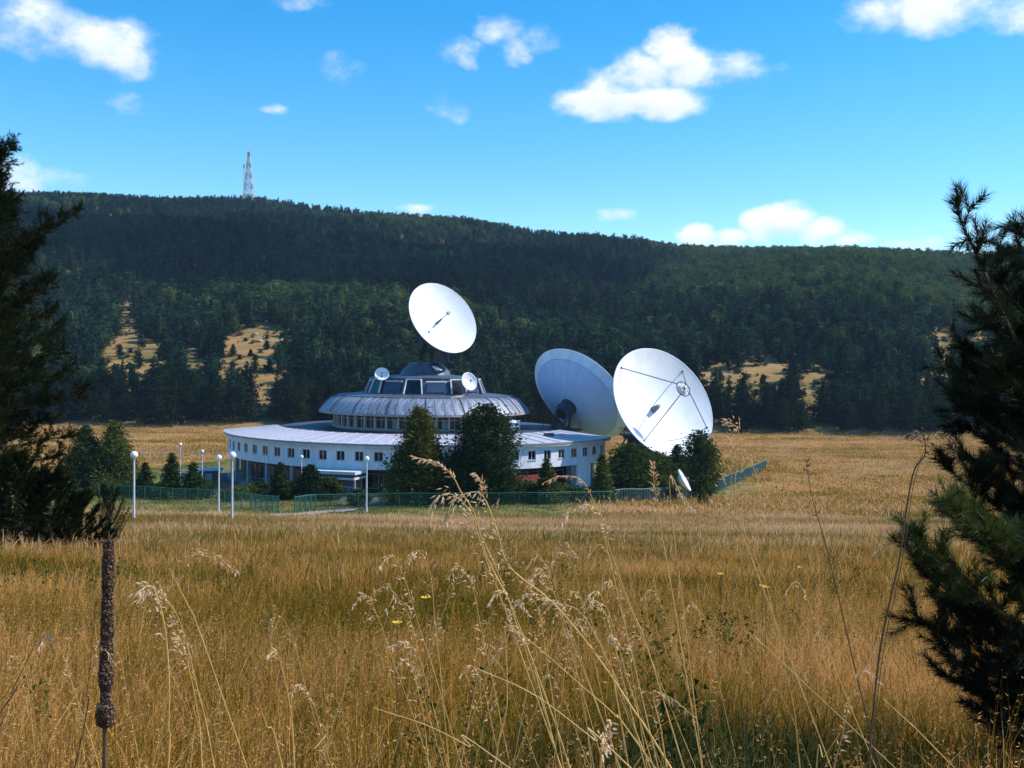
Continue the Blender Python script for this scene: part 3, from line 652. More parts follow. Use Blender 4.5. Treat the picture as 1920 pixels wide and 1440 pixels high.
def big_dish(name, label, c, n, R, Fl, base_z, style, strut_px=None, tower_w=2.6):
    c = Vector(c); Mx = frame_of(n); nn = Vector(n).normalized()
    root = thing(name, label, 'satellite dish', (c.x, c.y, base_z)); off = c - root.location; T = Matrix.Translation(off) @ Mx
    pf, dep = reflector(R, Fl)
    shade_auto(MB().lathe(pf, 96, T).build('reflector', DISH, root), 30)
    hub = off - nn * (dep + 1.4)
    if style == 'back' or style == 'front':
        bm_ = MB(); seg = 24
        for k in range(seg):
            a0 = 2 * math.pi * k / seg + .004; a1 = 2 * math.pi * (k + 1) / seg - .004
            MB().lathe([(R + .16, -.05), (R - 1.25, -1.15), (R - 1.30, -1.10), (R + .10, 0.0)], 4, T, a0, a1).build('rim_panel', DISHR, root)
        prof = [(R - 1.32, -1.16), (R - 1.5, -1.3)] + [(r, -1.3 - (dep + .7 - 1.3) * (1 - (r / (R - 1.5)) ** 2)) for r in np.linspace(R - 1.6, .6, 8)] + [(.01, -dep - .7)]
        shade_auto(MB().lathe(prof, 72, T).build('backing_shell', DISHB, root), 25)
        rb = MB()
        for k in range(24):
            a = 2 * math.pi * k / 24
            pts = [T @ Vector((r * math.sin(a), -r * math.cos(a), -1.3 - (dep + .7 - 1.3) * (1 - (r / (R - 1.5)) ** 2) - .02)) for r in np.linspace(R - 1.6, 1.5, 5)]
            for i in range(4): rb.bar(pts[i], pts[i + 1], .05, .05)
        tag(rb.build('back_ribs', DISHB, root))
    # hub, yoke, tower
    MB().tube([off - nn * (dep + .5), off - nn * (dep + 2.9)], [R * .17, R * .12], 16).build('hub', STEEL, root)
    head = Vector((hub.x - nn.x * .6, hub.y - nn.y * .6, hub.z - .6)); tw = Vector((head.x - nn.x * 1.0, head.y - nn.y * 1.0, 0))
    y = MB(); side = Vector((nn.y, -nn.x, 0)).normalized()
    for s in (-1, 1):
        y.bar(hub + side * s * 1.2, tw + side * s * 1.6 + Vector((0, 0, head.z - 3.0)), .35); y.bar(hub - nn * .6 + side * s * 1.2 + Vector((0, 0, 1.2)), tw + side * s * 1.3 + Vector((0, 0, head.z - 3.0)) - Vector((nn.x, nn.y, 0)) * 1.3, .3)
    y.build('yoke', STEEL, root)
    zt = head.z - 3.0
    if style != 'roof':
        MB().lathe([(tower_w + 1.0, 0), (tower_w, .5), (tower_w - .2, zt - .6), (tower_w + .5, zt - .5), (tower_w + .5, zt)], 8, Matrix.Translation(tw)).build('tower', STEEL, root)
        pl = MB().lathe([(.1, zt + .01), (tower_w + 1.1, zt + .01), (tower_w + 1.1, zt + .2), (.1, zt + .2)], 16, Matrix.Translation(tw)).build('platform', STEEL, root)
        rl = MB()
        for k in range(12):
            a = k * math.pi / 6; p = tw + Vector((math.cos(a) * (tower_w + 1), math.sin(a) * (tower_w + 1), zt + .2)); a2 = a + math.pi / 6
            p2 = tw + Vector((math.cos(a2) * (tower_w + 1), math.sin(a2) * (tower_w + 1), zt + .2)); rl.bar(p, p + Vector((0, 0, 1)), .06); rl.bar(p + Vector((0, 0, 1)), p2 + Vector((0, 0, 1)), .05)
        rl.build('railing', STEEL, pl)
        MB().bar(tw + Vector((-tower_w - 4.0, -1, .2)), tw + Vector((-tower_w + .2, 0, zt)), .2).build('brace', STRUT, root); MB().bar(tw + Vector((tower_w + 3.5, 1, .2)), tw + Vector((tower_w - .2, 0, zt)), .2).build('brace', STRUT, root)
    else:
        lo = -off.z + (off.z)  # stands on the lantern
        MB().tube([(0, 0, 0), (0, 0, .3), (0, 0, .31), (0, 0, zt + .6)], [1.9, 1.9, 1.25, 1.0], 12).build('pedestal', STEEL, root)
        lt = MB()
        for k in range(4):
            a = k * math.pi / 2 + .5; q0 = Vector((math.cos(a) * 1.9, math.sin(a) * 1.9, .0)); q1 = Vector((math.cos(a) * 1.0, math.sin(a) * 1.0, zt + .2)); lt.bar(q0, q1, .2)
            a2 = a + math.pi / 2; lt.bar(q0, Vector((math.cos(a2) * 1.0, math.sin(a2) * 1.0, zt + .2)), .1)
        lt.build('lattice', STEEL, root)
        MB().bar(Vector((0, 0, zt)), hub, 1.7, 1.5).build('turning_head', STEEL, root)
    # feed and sub-reflector
    v = off - nn * dep
    if strut_px:
        fc = off + nn * (Fl - dep)
        MB().tube([v, v + nn * .9, v + nn * 1.6], [.55, .42, .28], 14).build('feed_horn', STRUT, root)
        s_ = MB().lathe([(.01, .25), (.5, .2), (1.05, -.05), (1.1, .1), (.6, .5), (.01, .6)], 20, Matrix.Translation(fc) @ Mx).build('subreflector', DISH, root)
        rg = MB()
        for k in range(12):
            a, a2 = k * math.pi / 6, (k + 1) * math.pi / 6; M3 = Mx.to_3x3()
            rg.bar(fc + M3 @ Vector((1.25 * math.cos(a), 1.25 * math.sin(a), .3)), fc + M3 @ Vector((1.25 * math.cos(a2), 1.25 * math.sin(a2), .3)), .12)
        for k in range(3):
            a = k * math.pi / 3; M3 = Mx.to_3x3(); rg.bar(fc + M3 @ Vector((1.25 * math.cos(a), 1.25 * math.sin(a), .66)), fc - M3 @ Vector((1.25 * math.cos(a), 1.25 * math.sin(a), -.66)), .09)
        rg.build('support_ring', STRUT, s_)
        for (tx, ty, fr) in strut_px:
            a = near_plane(c, n, R * fr, (tx, ty)); r = R * fr; foot = T @ Vector((r * math.cos(a), r * math.sin(a), r * r / (4 * Fl) - dep + .02)); M3 = Mx.to_3x3()
            top = fc + M3 @ Vector((1.2 * math.cos(a), 1.2 * math.sin(a), .3)); MB().tube([foot, top], .075, 8).build('strut', STRUT, root); MB().box(foot.x - .14, foot.x + .14, foot.y - .14, foot.y + .14, foot.z - .14, foot.z + .14).build('strut_foot', STEEL, root)
    else:
        M3 = Mx.to_3x3()
        MB().tube([v, v + nn * 1.6], [.28, .16], 10).build('feed_horn', STRUT, root)
        MB().bar(v + nn * 1.6, v + nn * 3.6, .09).tube([v + nn * 3.5, v + nn * 3.9], .3, 10).build('feed_boom', STRUT, root)
    return root
c3 = at(1245, 754.5, 172); big_dish('satellite_dish', 'big white dish facing us with four struts, standing right of the building', c3, (.475, -.758, .447), 9.36, 7.6, gz(c3.x, c3.y) - .2, 'front', [(1165, 686, .93), (1286, 690, .9), (1209, 828, .9), (1322, 800, .93)])
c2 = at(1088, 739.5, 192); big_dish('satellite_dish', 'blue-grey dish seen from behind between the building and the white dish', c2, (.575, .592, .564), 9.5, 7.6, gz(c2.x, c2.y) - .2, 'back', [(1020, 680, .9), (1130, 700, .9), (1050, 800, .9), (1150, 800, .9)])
c1 = at(831, 595.5, 188); big_dish('satellite_dish', 'white tilted dish on the dark pedestal atop the station roof', c1, (.571, -.68, .46), 6.67, 5.4, 19.1, 'roof')
def small_dish(label, c, n, R, foot, name='satellite_dish', mount=True):
    c = Vector(c); foot = Vector(foot); t = thing(name, label, 'satellite dish', foot); T = Matrix.Translation(c - foot) @ frame_of(n)
    pf, dep = reflector(R, R * .75, .05); shade_auto(MB().lathe(pf, 32, T).build('reflector', DISH, t), 30); nn = Vector(n).normalized(); h = c - foot - nn * dep
    MB().tube([(0, 0, -.05), (0, 0, max(.1, h.z - .3)), h - nn * .15], [.09, .08, .12], 8).build('mount', STRUT, t)
    b = MB(); M3 = frame_of(n).to_3x3(); fc = c - foot + nn * R * .3
    for k in range(3):
        a = k * 2.094 + .4; b.bar(c - foot + M3 @ Vector((R * .95 * math.cos(a), R * .95 * math.sin(a), 0)), fc, .04)
    b.tube([fc - nn * .1, fc + nn * .15], R * .12, 8); b.build('feed', STRUT, t)
s = at(716, 701, 182.5); small_dish('small round white dish on the left edge of the station lantern', s, (.1, -.85, .5), 1.1, (s.x, s.y, 16.2))
s = at(880, 715, 181); small_dish('small tilted white dish on the right edge of the station lantern', s, (.62, -.72, .3), 1.45, (s.x - .3, s.y + .5, 13.9))
s = at(820, 690, 186); small_dish('tiny white dish lying nearly flat beside the lantern top', s, (.35, -.1, .93), .75, (s.x, s.y, 17.0))
s = at(1284, 900, 146); small_dish('small blue-white dish seen edge-on behind the fence bend', s, (.84, -.22, .50), 1.5, (s.x - .9, s.y, gz(s.x - .9, s.y)))

# ------------------------------------------------------------------ paths and forecourt
ASPH = mat('asphalt', (.10, .10, .12), .9, .2, .5, bump=.3); GRAV = mat('pale_gravel', (.42, .36, .33), .95, .25, 1.5, bump=.6)
def ribbon(name, pts, w, m, lift=.05):
    V = []; Fc = []; P = []
    for i in range(len(pts) - 1):
        for t in np.linspace(0, 1, 12, endpoint=False): P.append(Vector(pts[i]).lerp(Vector(pts[i + 1]), t))
    P.append(Vector(pts[-1]))
    for i, p in enumerate(P):
        d = (P[min(i + 1, len(P) - 1)] - P[max(i - 1, 0)]); d.z = 0; d.normalize(); s = Vector((-d.y, d.x, 0)); ww = w * (1 + .12 * math.sin(i * 1.7))
        for k in (-1, -.33, .33, 1): q = p + s * ww * k; V.append((q.x, q.y, gz(q.x, q.y) + lift))
    for i in range(len(P) - 1):
        for k in range(3): Fc.append((i * 4 + k, i * 4 + k + 1, i * 4 + 5 + k, i * 4 + 4 + k))
    return tag(new_obj(name, V, Fc, m), kind='structure')
def new_obj(name, V, Fc, m): return link(name, new_mesh(name, V, Fc, m))
ribbon('gravel_path', [G(300, 100), G(480, 101.5), G(560, 108), G(650, 121)], 1.5, GRAV, .12)
V = MB().arc(RO + .3, RO + 9.0, -86, 72, 0, .05, 60); tag(V.build('forecourt', ASPH, None, loc=(BC[0], BC[1], 0)), kind='structure')
ribbon('driveway', [G(655, 121), G(690, 130), G(700, 146)], 2.2, ASPH, .09)

# ------------------------------------------------------------------ fences
GREEN = mat('green_paint', (.035, .17, .12), .6, .2, 3); GREENL = mat('green_grey_paint', (.17, .31, .27), .6, .2, 3)
def fence(name, label, pts, h, m, mesh_gap, postw=.09, pitch=2.5, bars=True, postm=None):
    b = pts[0]; t = thing(name, label, 'fence', (b.x, b.y, b.z)); o = b
    P = [pts[0]]
    for i in range(len(pts) - 1):
        a, c = pts[i], pts[i + 1]; L_ = (c - a).length; n = max(1, round(L_ / pitch))
        P += [a.lerp(c, (k + 1) / n) for k in range(n)]
    P = [Vector((p.x, p.y, gz(p.x, p.y))) for p in P]
    for i, p in enumerate(P):
        q = p - o; j = random.uniform(-.04, .04)
        MB().box(q.x - postw / 2, q.x + postw / 2, q.y - postw / 2, q.y + postw / 2, q.z - .3, q.z + h + .12 + j).build('post', postm or m, t)
        if i + 1 < len(P):
            r = P[i + 1] - o; f = MB(); up = Vector((0, 0, 1)); d = (r - q); e = d.normalized() * (postw / 2 + .005); q2, r2 = q + e, r - e
            f.bar(q2 + up * h, r2 + up * h, .08); f.bar(q2 + up * .12, r2 + up * .12, .04)
            n = int(d.length / mesh_gap)
            for k in range(1, n): a = q2.lerp(r2, k / n); f.bar(a + up * .13, a + up * (h - .03), .02 if not bars else .09)
            if not bars:
                for k in range(1, int(h / .28)): f.bar(q2 + up * (.12 + k * .28), r2 + up * (.12 + k * .28), .016)
            f.build('fence_panel', m, t)
    return t
fence('wire_fence', 'green wire mesh fence along the front of the compound, left of the path', [G(186, 140), G(300, 137), G(420, 131), G(470, 124), G(522, 112)], 1.75, GREEN, .22, bars=False)
fence('wire_fence', 'long green wire mesh fence in front of the two big dark trees', [G(552, 112), G(592, 121), G(711, 123.5), G(860, 124.5), G(1010, 126.5), G(1150, 134)], 1.75, GREEN, .22, bars=False)
fence('bar_fence', 'pale green upright-bar fence curving up the field right of the big dish', [G(1152, 137), G(1255, 148), G(1335, 164), G(1385, 184), G(1412, 200), G(1436, 222)], 1.9, GREENL, .34)
fence('bar_fence', 'pale grey-green fence at the back of the compound, left of the building', [G(268, 226), G(340, 226), G(452, 224)], 1.8, mat('pale_post', (.32, .36, .33), .8), .5, .16, 4.0, bars=False)

# ------------------------------------------------------------------ lamps
POLE = mat('lamp_pole', (.62, .64, .68), .6, .1, 3); GLOBE = mat('globe', (.85, .85, .85), .35, .02, 2)
def lamp(px, ty, by, label, first=[None]):
    p = on_ground(px, by); h = (by - ty) / F * p.y
    t = thing('street_lamp', label, 'street lamp', p, 0, 'white globe lamps of the compound'); s = p.y / 100
    MB().tube([(0, 0, -.3), (0, 0, .5)], .13, 10).build('base', POLE, t)
    MB().tube([(0, 0, .5), (0, 0, h - .62)], [.085, .06], 10).build('pole', POLE, t); MB().tube([(0, 0, h - .62), (0, 0, h - .5)], [.09, .15], 10).build('collar', POLE, t)
    g = MB().sphere((0, 0, h - .27), .27, 16); link('globe', g.mesh('globe', GLOBE, True), t)
for a in [(251, 845, 982, 'tall globe lamp standing left of the compound, nearest to the big left pine'), (435, 846, 985, 'tall globe lamp standing before the left end of the building'),
          (410, 852, 965, 'slightly shorter globe lamp just left of the lamp at the building end'), (687, 855, 962, 'globe lamp in front of the building entrance canopy'),
          (338, 830, 905, 'distant small globe lamp showing above the small spruces'), (379, 843, 912, 'distant globe lamp above the flat roofed shed'), (565, 853, 928, 'globe lamp standing close to the left wing windows')]: lamp(*a)

# ------------------------------------------------------------------ flat-roofed shed left of the building
p = G(393, 172); t = thing('gate_shed', 'low dark shed with pale flat roof left of the building', 'shed', p, R_(8))
MB().box(-1.5, 1.5, -1.2, 1.2, -.4, 1.9).build('wall', SEAM, t); MB().box(-1.9, 1.9, -1.6, 1.6, 1.9, 2.15).build('roof', BROOF, t); MB().box(-.5, .5, -1.24, -1.2, .2, 1.5).build('door', CONC, t)

# ------------------------------------------------------------------ trees and shrubs of the compound
T = yard_tree
T('yard_tree', G(160, 150), 9.2, 3.3, 'pine', 'dark bushy pine beside the big left pine, leftmost of a pair', YARD, 1, 520)
T('yard_tree', G(215, 150), 9.9, 3.2, 'pine', 'dark bushy pine just left of the leftmost lamp', YARD, 2, 520)
T('young_spruce', G(322, 141), 6.0, 1.7, 'spruce', 'tallest of three small spruces between the left lamps', YARD, 3, 240, 9)
T('young_spruce', G(272, 143), 4.6, 1.3, 'spruce', 'small spruce right beside the leftmost lamp', YARD, 4, 200, 9)
T('young_spruce', G(362, 142), 4.9, 1.6, 'spruce', 'small spruce right of the tallest small spruce', YARD, 5, 200, 9)
T('yard_tree', G(785, 131), 11.8, 3.5, 'pine', 'yellow-green larch before the middle of the building, left of the dark tree', YARD_WARM, 6, 700, 12)
T('yard_tree', G(862, 132), 6.0, 2.6, 'round', 'low dark shrub filling the gap between the larch and the big dark tree', YARD, 66, 360, 10)
T('yard_tree', G(907, 132), 11.9, 3.6, 'egg', 'tall dense dark tree before the right half of the building', YARD, 7, 900, 12)
T('yard_tree', G(525, 146), 5.2, 1.5, 'spruce', 'small dark spruce before the left wing of the building', YARD, 8, 240, 9)
T('yard_tree', G(582, 144), 5.0, 1.9, 'pine', 'spreading low tree before the left wing windows', YARD, 9, 360, 9)
T('shrub', G(618, 146), 3.4, 1.3, 'round', 'brownish shrub left of the entrance canopy', YARD_WARM, 10, 220, 9, cat='shrub')
T('shrub', G(485, 150), 2.4, 1.1, 'round', 'low dark shrub under the left wing of the building', YARD, 11, 200, 9, cat='shrub')
T('shrub', G(548, 150), 2.6, 1.1, 'round', 'dark shrub between the small spruce and the spreading tree', YARD, 12, 200, 9, cat='shrub')
T('shrub', G(672, 127), 2.1, 1.0, 'round', 'small dark bush at the foot of the entrance lamp', YARD, 13, 130, 8, cat='shrub')
T('shrub', G(440, 140), 1.6, 1.4, 'round', 'dark bush behind the fence next to the second lamp', YARD, 14, 200, 8, cat='shrub')
T('young_spruce', G(1024, 134), 5.6, 1.5, 'spruce', 'thin dark spruce before the red brick panel', YARD, 15, 240, 9)
T('young_spruce', G(1128, 136), 6.2, 1.5, 'spruce', 'thin dark spruce at the right end of the building', YARD, 16, 240, 9)
T('shrub', G(985, 136), 2.6, 2.0, 'round', 'low dark bush behind the fence left of the thin spruce', YARD, 17, 200, 9, cat='shrub')
T('shrub', G(1050, 137), 2.4, 2.2, 'round', 'low dark bush behind the fence right of the thin spruce', YARD, 18, 200, 9, cat='shrub')
T('yard_tree', G(1180, 150), 7.6, 3.4, 'egg', 'dark bushy tree just right of the building end', YARD, 19, 480)
T('yard_tree', G(1218, 154), 6.6, 3.2, 'round', 'dark bushy tree under the lower edge of the white dish', YARD, 20, 480)
T('yard_tree', G(1268, 156), 7.6, 2.2, 'pine', 'ragged young pine poking up in front of the lower dish', YARD, 21, 300)
T('yard_tree', G(1311, 158), 9.6, 2.5, 'egg', 'upright pine covering the lower right of the white dish', YARD, 22, 420)
T('shrub', G(1240, 150), 3.5, 2.6, 'round', 'low dark bush behind the bend of the pale green fence', YARD, 23, 220, 9, cat='shrub')
T('shrub', G(1318, 141), 2.3, .8, 'spruce', 'tiny lone spruce in the dry field below the curved fence', YARD, 24, 110, 8, .14, cat='shrub')
for j, (px, Y, h) in enumerate([(205, 143, 2), (245, 142, 1.7), (300, 146, 1.6), (345, 146, 2.2), (385, 148, 2.4), (455, 146, 2), (880, 128, 1.8), (925, 127, 2), (955, 127, 1.6), (1085, 134, 1.9), (740, 129, 1.7), (830, 127, 1.5), (1110, 132, 2.0), (1200, 150, 2)]):
    hw = 'left of the gravel path' if px < 500 else 'below the two big yard trees' if px < 1000 else 'near the right end of the building'
    T('shrub', G(px, Y + (7 if px > 700 else 2)), h, h * 1.0, 'round', 'low dark hedge bush behind the green fence, ' + hw, YARD, 60 + j, 120, 8, .16, group='hedge bushes, ' + hw, cat='shrub')

# ------------------------------------------------------------------ grasses
def blades(r, n, rad, h0, h1, w, lean=.35, curve=.35):
    """n bent blades of three triangles each, with a tint per face"""
    bx = r.normal(size=(n, 2)) * rad * .6; a = r.uniform(0, 2 * np.pi, n); h = r.uniform(h0, h1, n)
    ln = np.abs(r.normal(size=n)) * lean; dx, dy = np.cos(a) * ln, np.sin(a) * ln
    s = np.c_[-np.sin(a + 1), np.cos(a + 1), np.zeros(n)] * (w * r.uniform(.6, 1.3, n))[:, None] / 2
    b = np.c_[bx, np.zeros(n)]; m = b + np.c_[dx * h * .5, dy * h * .5, h * .6]; t = b + np.c_[dx * h * (1.05 + curve), dy * h * (1.05 + curve), h * (1 - .25 * ln)]
    T = np.stack([np.stack([b - s, b + s, m + s * .8], 1), np.stack([b - s, m + s * .8, m - s * .8], 1), np.stack([m - s * .8, m + s * .8, t], 1)], 1).reshape(-1, 3, 3)
    return T, np.repeat(r.uniform(0, 1, n), 3)
def heads(r, n, rad, h0, h1, w, size=.03, nsp=9):
    """flowering stems with nodding spikelets"""
    T, A = blades(r, n, rad, h0, h1, w, .22, .25); Ts = [T]; As = [A * .5 + .3]
    tips = T[2::3, 2]; mids = T[2::3, 0]
    for i in range(n):
        d = tips[i] - mids[i]; k = nsp; tt = r.uniform(.25, 1.02, k)[:, None]; c = mids[i] + d * tt; out = r.normal(size=(k, 3)) * np.array([1, 1, .25]); out /= np.linalg.norm(out, axis=1, keepdims=True)
        c1 = c + out * size * r.uniform(.3, 1.4, (k, 1)) * (1.3 - tt); dr = (out * .5 + np.array([0, 0, -.35]) + d / np.linalg.norm(d) * .6); dr /= np.linalg.norm(dr, axis=1, keepdims=True)
        s = np.cross(dr, r.normal(size=(k, 3))); s /= np.linalg.norm(s, axis=1, keepdims=True)
        Ts.append(np.stack([c1 - s * size * .13, c1 + s * size * .13, c1 + dr * size], 1)); Ts.append(np.stack([c1 - dr * size * .35, c1 - s * size * .13, c1 + s * size * .13], 1)); As += [np.full(k, r.uniform(.6, .9)), np.full(k, .8)]
    return np.concatenate(Ts), np.concatenate(As)
DRY = leaf_mat('dry_grass_blades', [(.045, .065, .008), (.20, .14, .014), (.47, .215, .025), (.64, .30, .055), (.84, .46, .18)], .45, .22, 'tint', rand=.5, wn=1.3, aw=1.4)
DRY_FAR = leaf_mat('dry_grass_far', [(.13, .13, .025), (.34, .21, .035), (.52, .28, .075), (.66, .38, .15), (.76, .52, .31)], .4, .06, 'tint', rand=.6, wn=1.5, stretch=(.55, 1.1, 1))
LAWN = leaf_mat('green_grass_blades', [(.05, .09, .015), (.09, .13, .025), (.16, .16, .05)], .4, .1, 'tint', rand=.4)
HEAD = leaf_mat('seed_heads', [(.60, .38, .18), (.88, .66, .42), (.95, .84, .68)], .45, .1, 'tint', rand=.4)
WEED = leaf_mat('weed_leaves', [(.03, .06, .01), (.06, .10, .02), (.12, .12, .03)], .35, .1, 'tint', rand=.5)
def tuft(name, seed, m, n, rad, h0, h1, w, hd=0, hdsize=.03, **kw):
    r = np.random.default_rng(seed); T, A = blades(r, n, rad, h0, h1, w, **kw)
    if hd: T2, A2 = heads(r, hd, rad, h1 * .9, h1 * 1.35, w * .6, hdsize); T = np.concatenate([T, T2]); A = np.concatenate([A, A2])
    return loose(name, tri_mesh(name, T, m, A))
def strewn(name, n, y0, y1, variants, seed, smin, smax, filt=None, power=1.0, wide=.53, zoff=-.02, tilt=.12, vidx=None):
    r = np.random.default_rng(seed); y = (r.uniform(y0 ** (1 + power), y1 ** (1 + power), n)) ** (1 / (1 + power)); x = r.uniform(-1, 1, n) * (wide * y + 1.2)
    if filt is not None: k = filt(x, y, r); x, y = x[k], y[k]
    n = len(x); P = np.c_[x, y, ground(x, y) + zoff]; s = r.uniform(smin, smax, n)
    rot = np.c_[r.normal(size=n) * tilt, r.normal(size=n) * tilt, r.uniform(0, 6.28, n)]; scl = np.c_[s, s, s * r.uniform(.8, 1.2, n)]
    idx = r.integers(0, len(variants), n) if vidx is None else vidx(x, y, r); print(name, n)
    return scatter(name, P, rot, scl, idx, variants)
def dryf(x, y, r): return r.uniform(0, 1, len(x)) > green_zone(x, y) * 1.3
OLIVE = leaf_mat('olive_grass_blades', [(.05, .08, .01), (.15, .145, .016), (.33, .21, .024), (.46, .26, .05)], .4, .3, 'tint', rand=.4)
nv = [tuft('near_olive', 170 + i, OLIVE, 90, .28, .15, .42, .0045, 0, lean=.3) for i in range(4)] + [tuft('near_tuft', 100 + i, DRY, 110, .28, .14, .40, .0042, 3, .012, lean=.5, curve=.5) for i in range(6)] + [tuft('near_tuft', 110 + i, DRY, 46, .22, .28, .52, .0032, 4, .013, lean=.3) for i in range(4)]
strewn('meadow_grass_near', 7400, 2.3, 13, nv, 1, .8, 1.25, power=.75)
mv = [tuft('mid_tuft', 120 + i, DRY if i < 5 else OLIVE, 76, .44, .2 if i < 5 else .12, .5 if i < 5 else .36, .0085, 3 if i < 2 else 0, .018, lean=.25) for i in range(7)]
strewn('meadow_grass_middle', 25000, 12, 62, mv, 2, .8, 1.3, lambda x, y, r: r.uniform(0, 1, len(x)) > sstep(34, 62, y + 4 * np.sin(x * .3)), power=.6)
fv = [tuft('far_tuft', 130 + i, DRY_FAR, 48, .85, .22, .5, .028, 0) for i in range(6)]
strewn('meadow_grass_far', 38000, 26, 112, fv, 3, .8, 1.3, lambda x, y, r: dryf(x, y, r) & (r.uniform(0, 1, len(x)) < sstep(26, 56, y + 4 * np.sin(x * .3))), power=.6)
def farf(x, y, r): return (r.uniform(0, 1, len(x)) > green_zone(x, y) * 1.3) & (np.hypot(x - BC[0], y - BC[1]) > 50)
ffv = [tuft('field_olive', 180 + i, OLIVE, 60, 2.2, .12, .3, .07, 0) for i in range(1)] + [tuft('field_tuft', 140 + i, DRY_FAR, 60, 2.2, .2, .42, .07, 0) for i in range(4)]
strewn('field_grass', 26000, 108, 350, ffv, 4, .8, 1.3, farf, power=.5)
def lawnf(x, y, r): g = green_zone(x, y); d = np.hypot(x - BC[0], y - BC[1]); return (r.uniform(0, 1, len(x)) < g) & ~((d < 43) & (d > 0) & (np.abs(np.degrees(np.arctan2(x - BC[0], -(y - BC[1])))) < 80)) & (d > 34)
lv = [tuft('lawn_tuft', 150 + i, LAWN if i < 3 else DRY_FAR, 46, .9, .1, .3, .03, 0) for i in range(4)]
strewn('compound_grass', 14000, 97, 235, lv, 5, .8, 1.2, lawnf, power=.4)
def wd(seed):
    r = np.random.default_rng(seed); Ts = []; As = []
    for i in range(5):
        a = r.uniform(0, 6.28); h = r.uniform(.3, .65); top = np.array([math.cos(a) * .12, math.sin(a) * .12, h]); k = 26; tt = r.uniform(.1, 1, k)[:, None]; c = top * tt
        Ts.append(rand_tris(c + r.normal(size=(k, 3)) * .03, .022, r)); As.append(r.uniform(0, 1, k)); s = np.array([.003, 0, 0]); Ts.append(np.array([[-s, s, top]])); As.append(np.array([.2]))
    return loose('weed', tri_mesh('weed', np.concatenate(Ts), WEED, np.concatenate(As)))
def weedf(x, y, r): return (np.sin(x * 1.1 + 1) + np.sin(y * .7 + x * .4) + r.normal(0, .8, len(x))) > .4
strewn('meadow_weeds', 2600, 4.6, 38, [wd(160 + i) for i in range(4)], 6, .7, 1.2, weedf, power=.7)

# ------------------------------------------------------------------ tall stalks one can tell apart
STALK = mat('straw_stem', (.62, .40, .13), .6, .2, 30); STALKD = mat('dark_stem', (.10, .065, .035), .7, .2, 30)
def smooth(pts, n=6):
    P = [pts[0] * 2 - pts[1]] + pts + [pts[-1] * 2 - pts[-2]]; out = []
    for i in range(1, len(P) - 2):
        for k in range(n):
            t = k / n; a, b, c, d = P[i - 1], P[i], P[i + 1], P[i + 2]
            out.append(.5 * ((2 * b) + (-a + c) * t + (2 * a - 5 * b + 4 * c - d) * t * t + (-a + 3 * b - 3 * c + d) * t ** 3))
    out.append(pts[-1]); return out
def stalk(pix, Y, label, rad=.0013, spikes=12, L=.05, dark=False, frac=.45, seed=0, spread=.035, flower_from=0.0):
    """pix runs from the tip to the lowest point given; the stem then goes on to the ground"""
    r = random.Random(seed + int(pix[0][0])); n = len(pix)
    P = [at(x, y, Y + .12 * i / n) for i, (x, y) in enumerate(pix)]
    last = P[-1]; d = (P[-1] - P[-2]); d = d / max(.001, -d.z) if d.z < 0 else Vector((0, 0, -1)); d.x = max(-2.5, min(2.5, d.x)); g = last.copy(); 
    gzv = gz(last.x, last.y); drop = last.z - gzv
    if drop > .02: P += [last + Vector((d.x * drop * .48, 0, -drop * .5)), Vector((last.x + d.x * drop * .9, last.y, gz(last.x + d.x * drop * .9, last.y) - .03))]
    P = [p for p in P]; S = smooth(P); base = S[-1]
    t = thing('grass_stalk', label, 'grass stalk', base, 0, 'tall dry grass stalks in front'); Q = [p - base for p in S]
    rr = [rad * (.45 + .9 * i / len(Q)) for i in range(len(Q))]
    MB().tube(Q, rr, 6).build('stem', STALKD if dark else STALK, t)
    if spikes:
        m = max(2, int(len(Q) * frac)); b = MB()
        T_ = []
        for k in range(spikes * 4):
            u = (r.random() ** 1.1) * (m - 1); i = int(u); p = Q[i].lerp(Q[min(i + 1, len(Q) - 1)], u - i); dr = (Q[i] - Q[i + 1]).normalized()
            sw = Vector((r.gauss(0, 1), r.gauss(0, .6), r.gauss(-.2, .5))).normalized(); st = p + sw * r.random() * spread * .62 * (.25 + u / m); dd = (dr * .8 + sw * .5 + Vector((0, 0, -.35))).normalized() * L * r.uniform(.14, .34)
            w = dd.cross(Vector((r.gauss(0, 1), r.gauss(0, 1), r.gauss(0, 1)))).normalized() * .0017; w2 = dd.cross(w).normalized() * .0014
            a, c, md = st, st + dd, st + dd * .4
            for x1, x2 in ((w, w2), (w2, -w), (-w, -w2), (-w2, w)): T_ += [[a, md + x1, md + x2], [c, md + x2, md + x1]]
            if k % 3 == 0: T_ += [[p - w * .2, p + w * .2, st]]
        TT = np.array([[tuple(v) for v in tr] for tr in T_]); tag(link('seed_head', tri_mesh('seed_head', TT, STALKD if dark else HEAD, np.repeat(np.random.default_rng(seed).uniform(.25, 1.0, len(TT) // 2 + 1), 2)[:len(TT)]), t), kind='stuff')
    return t
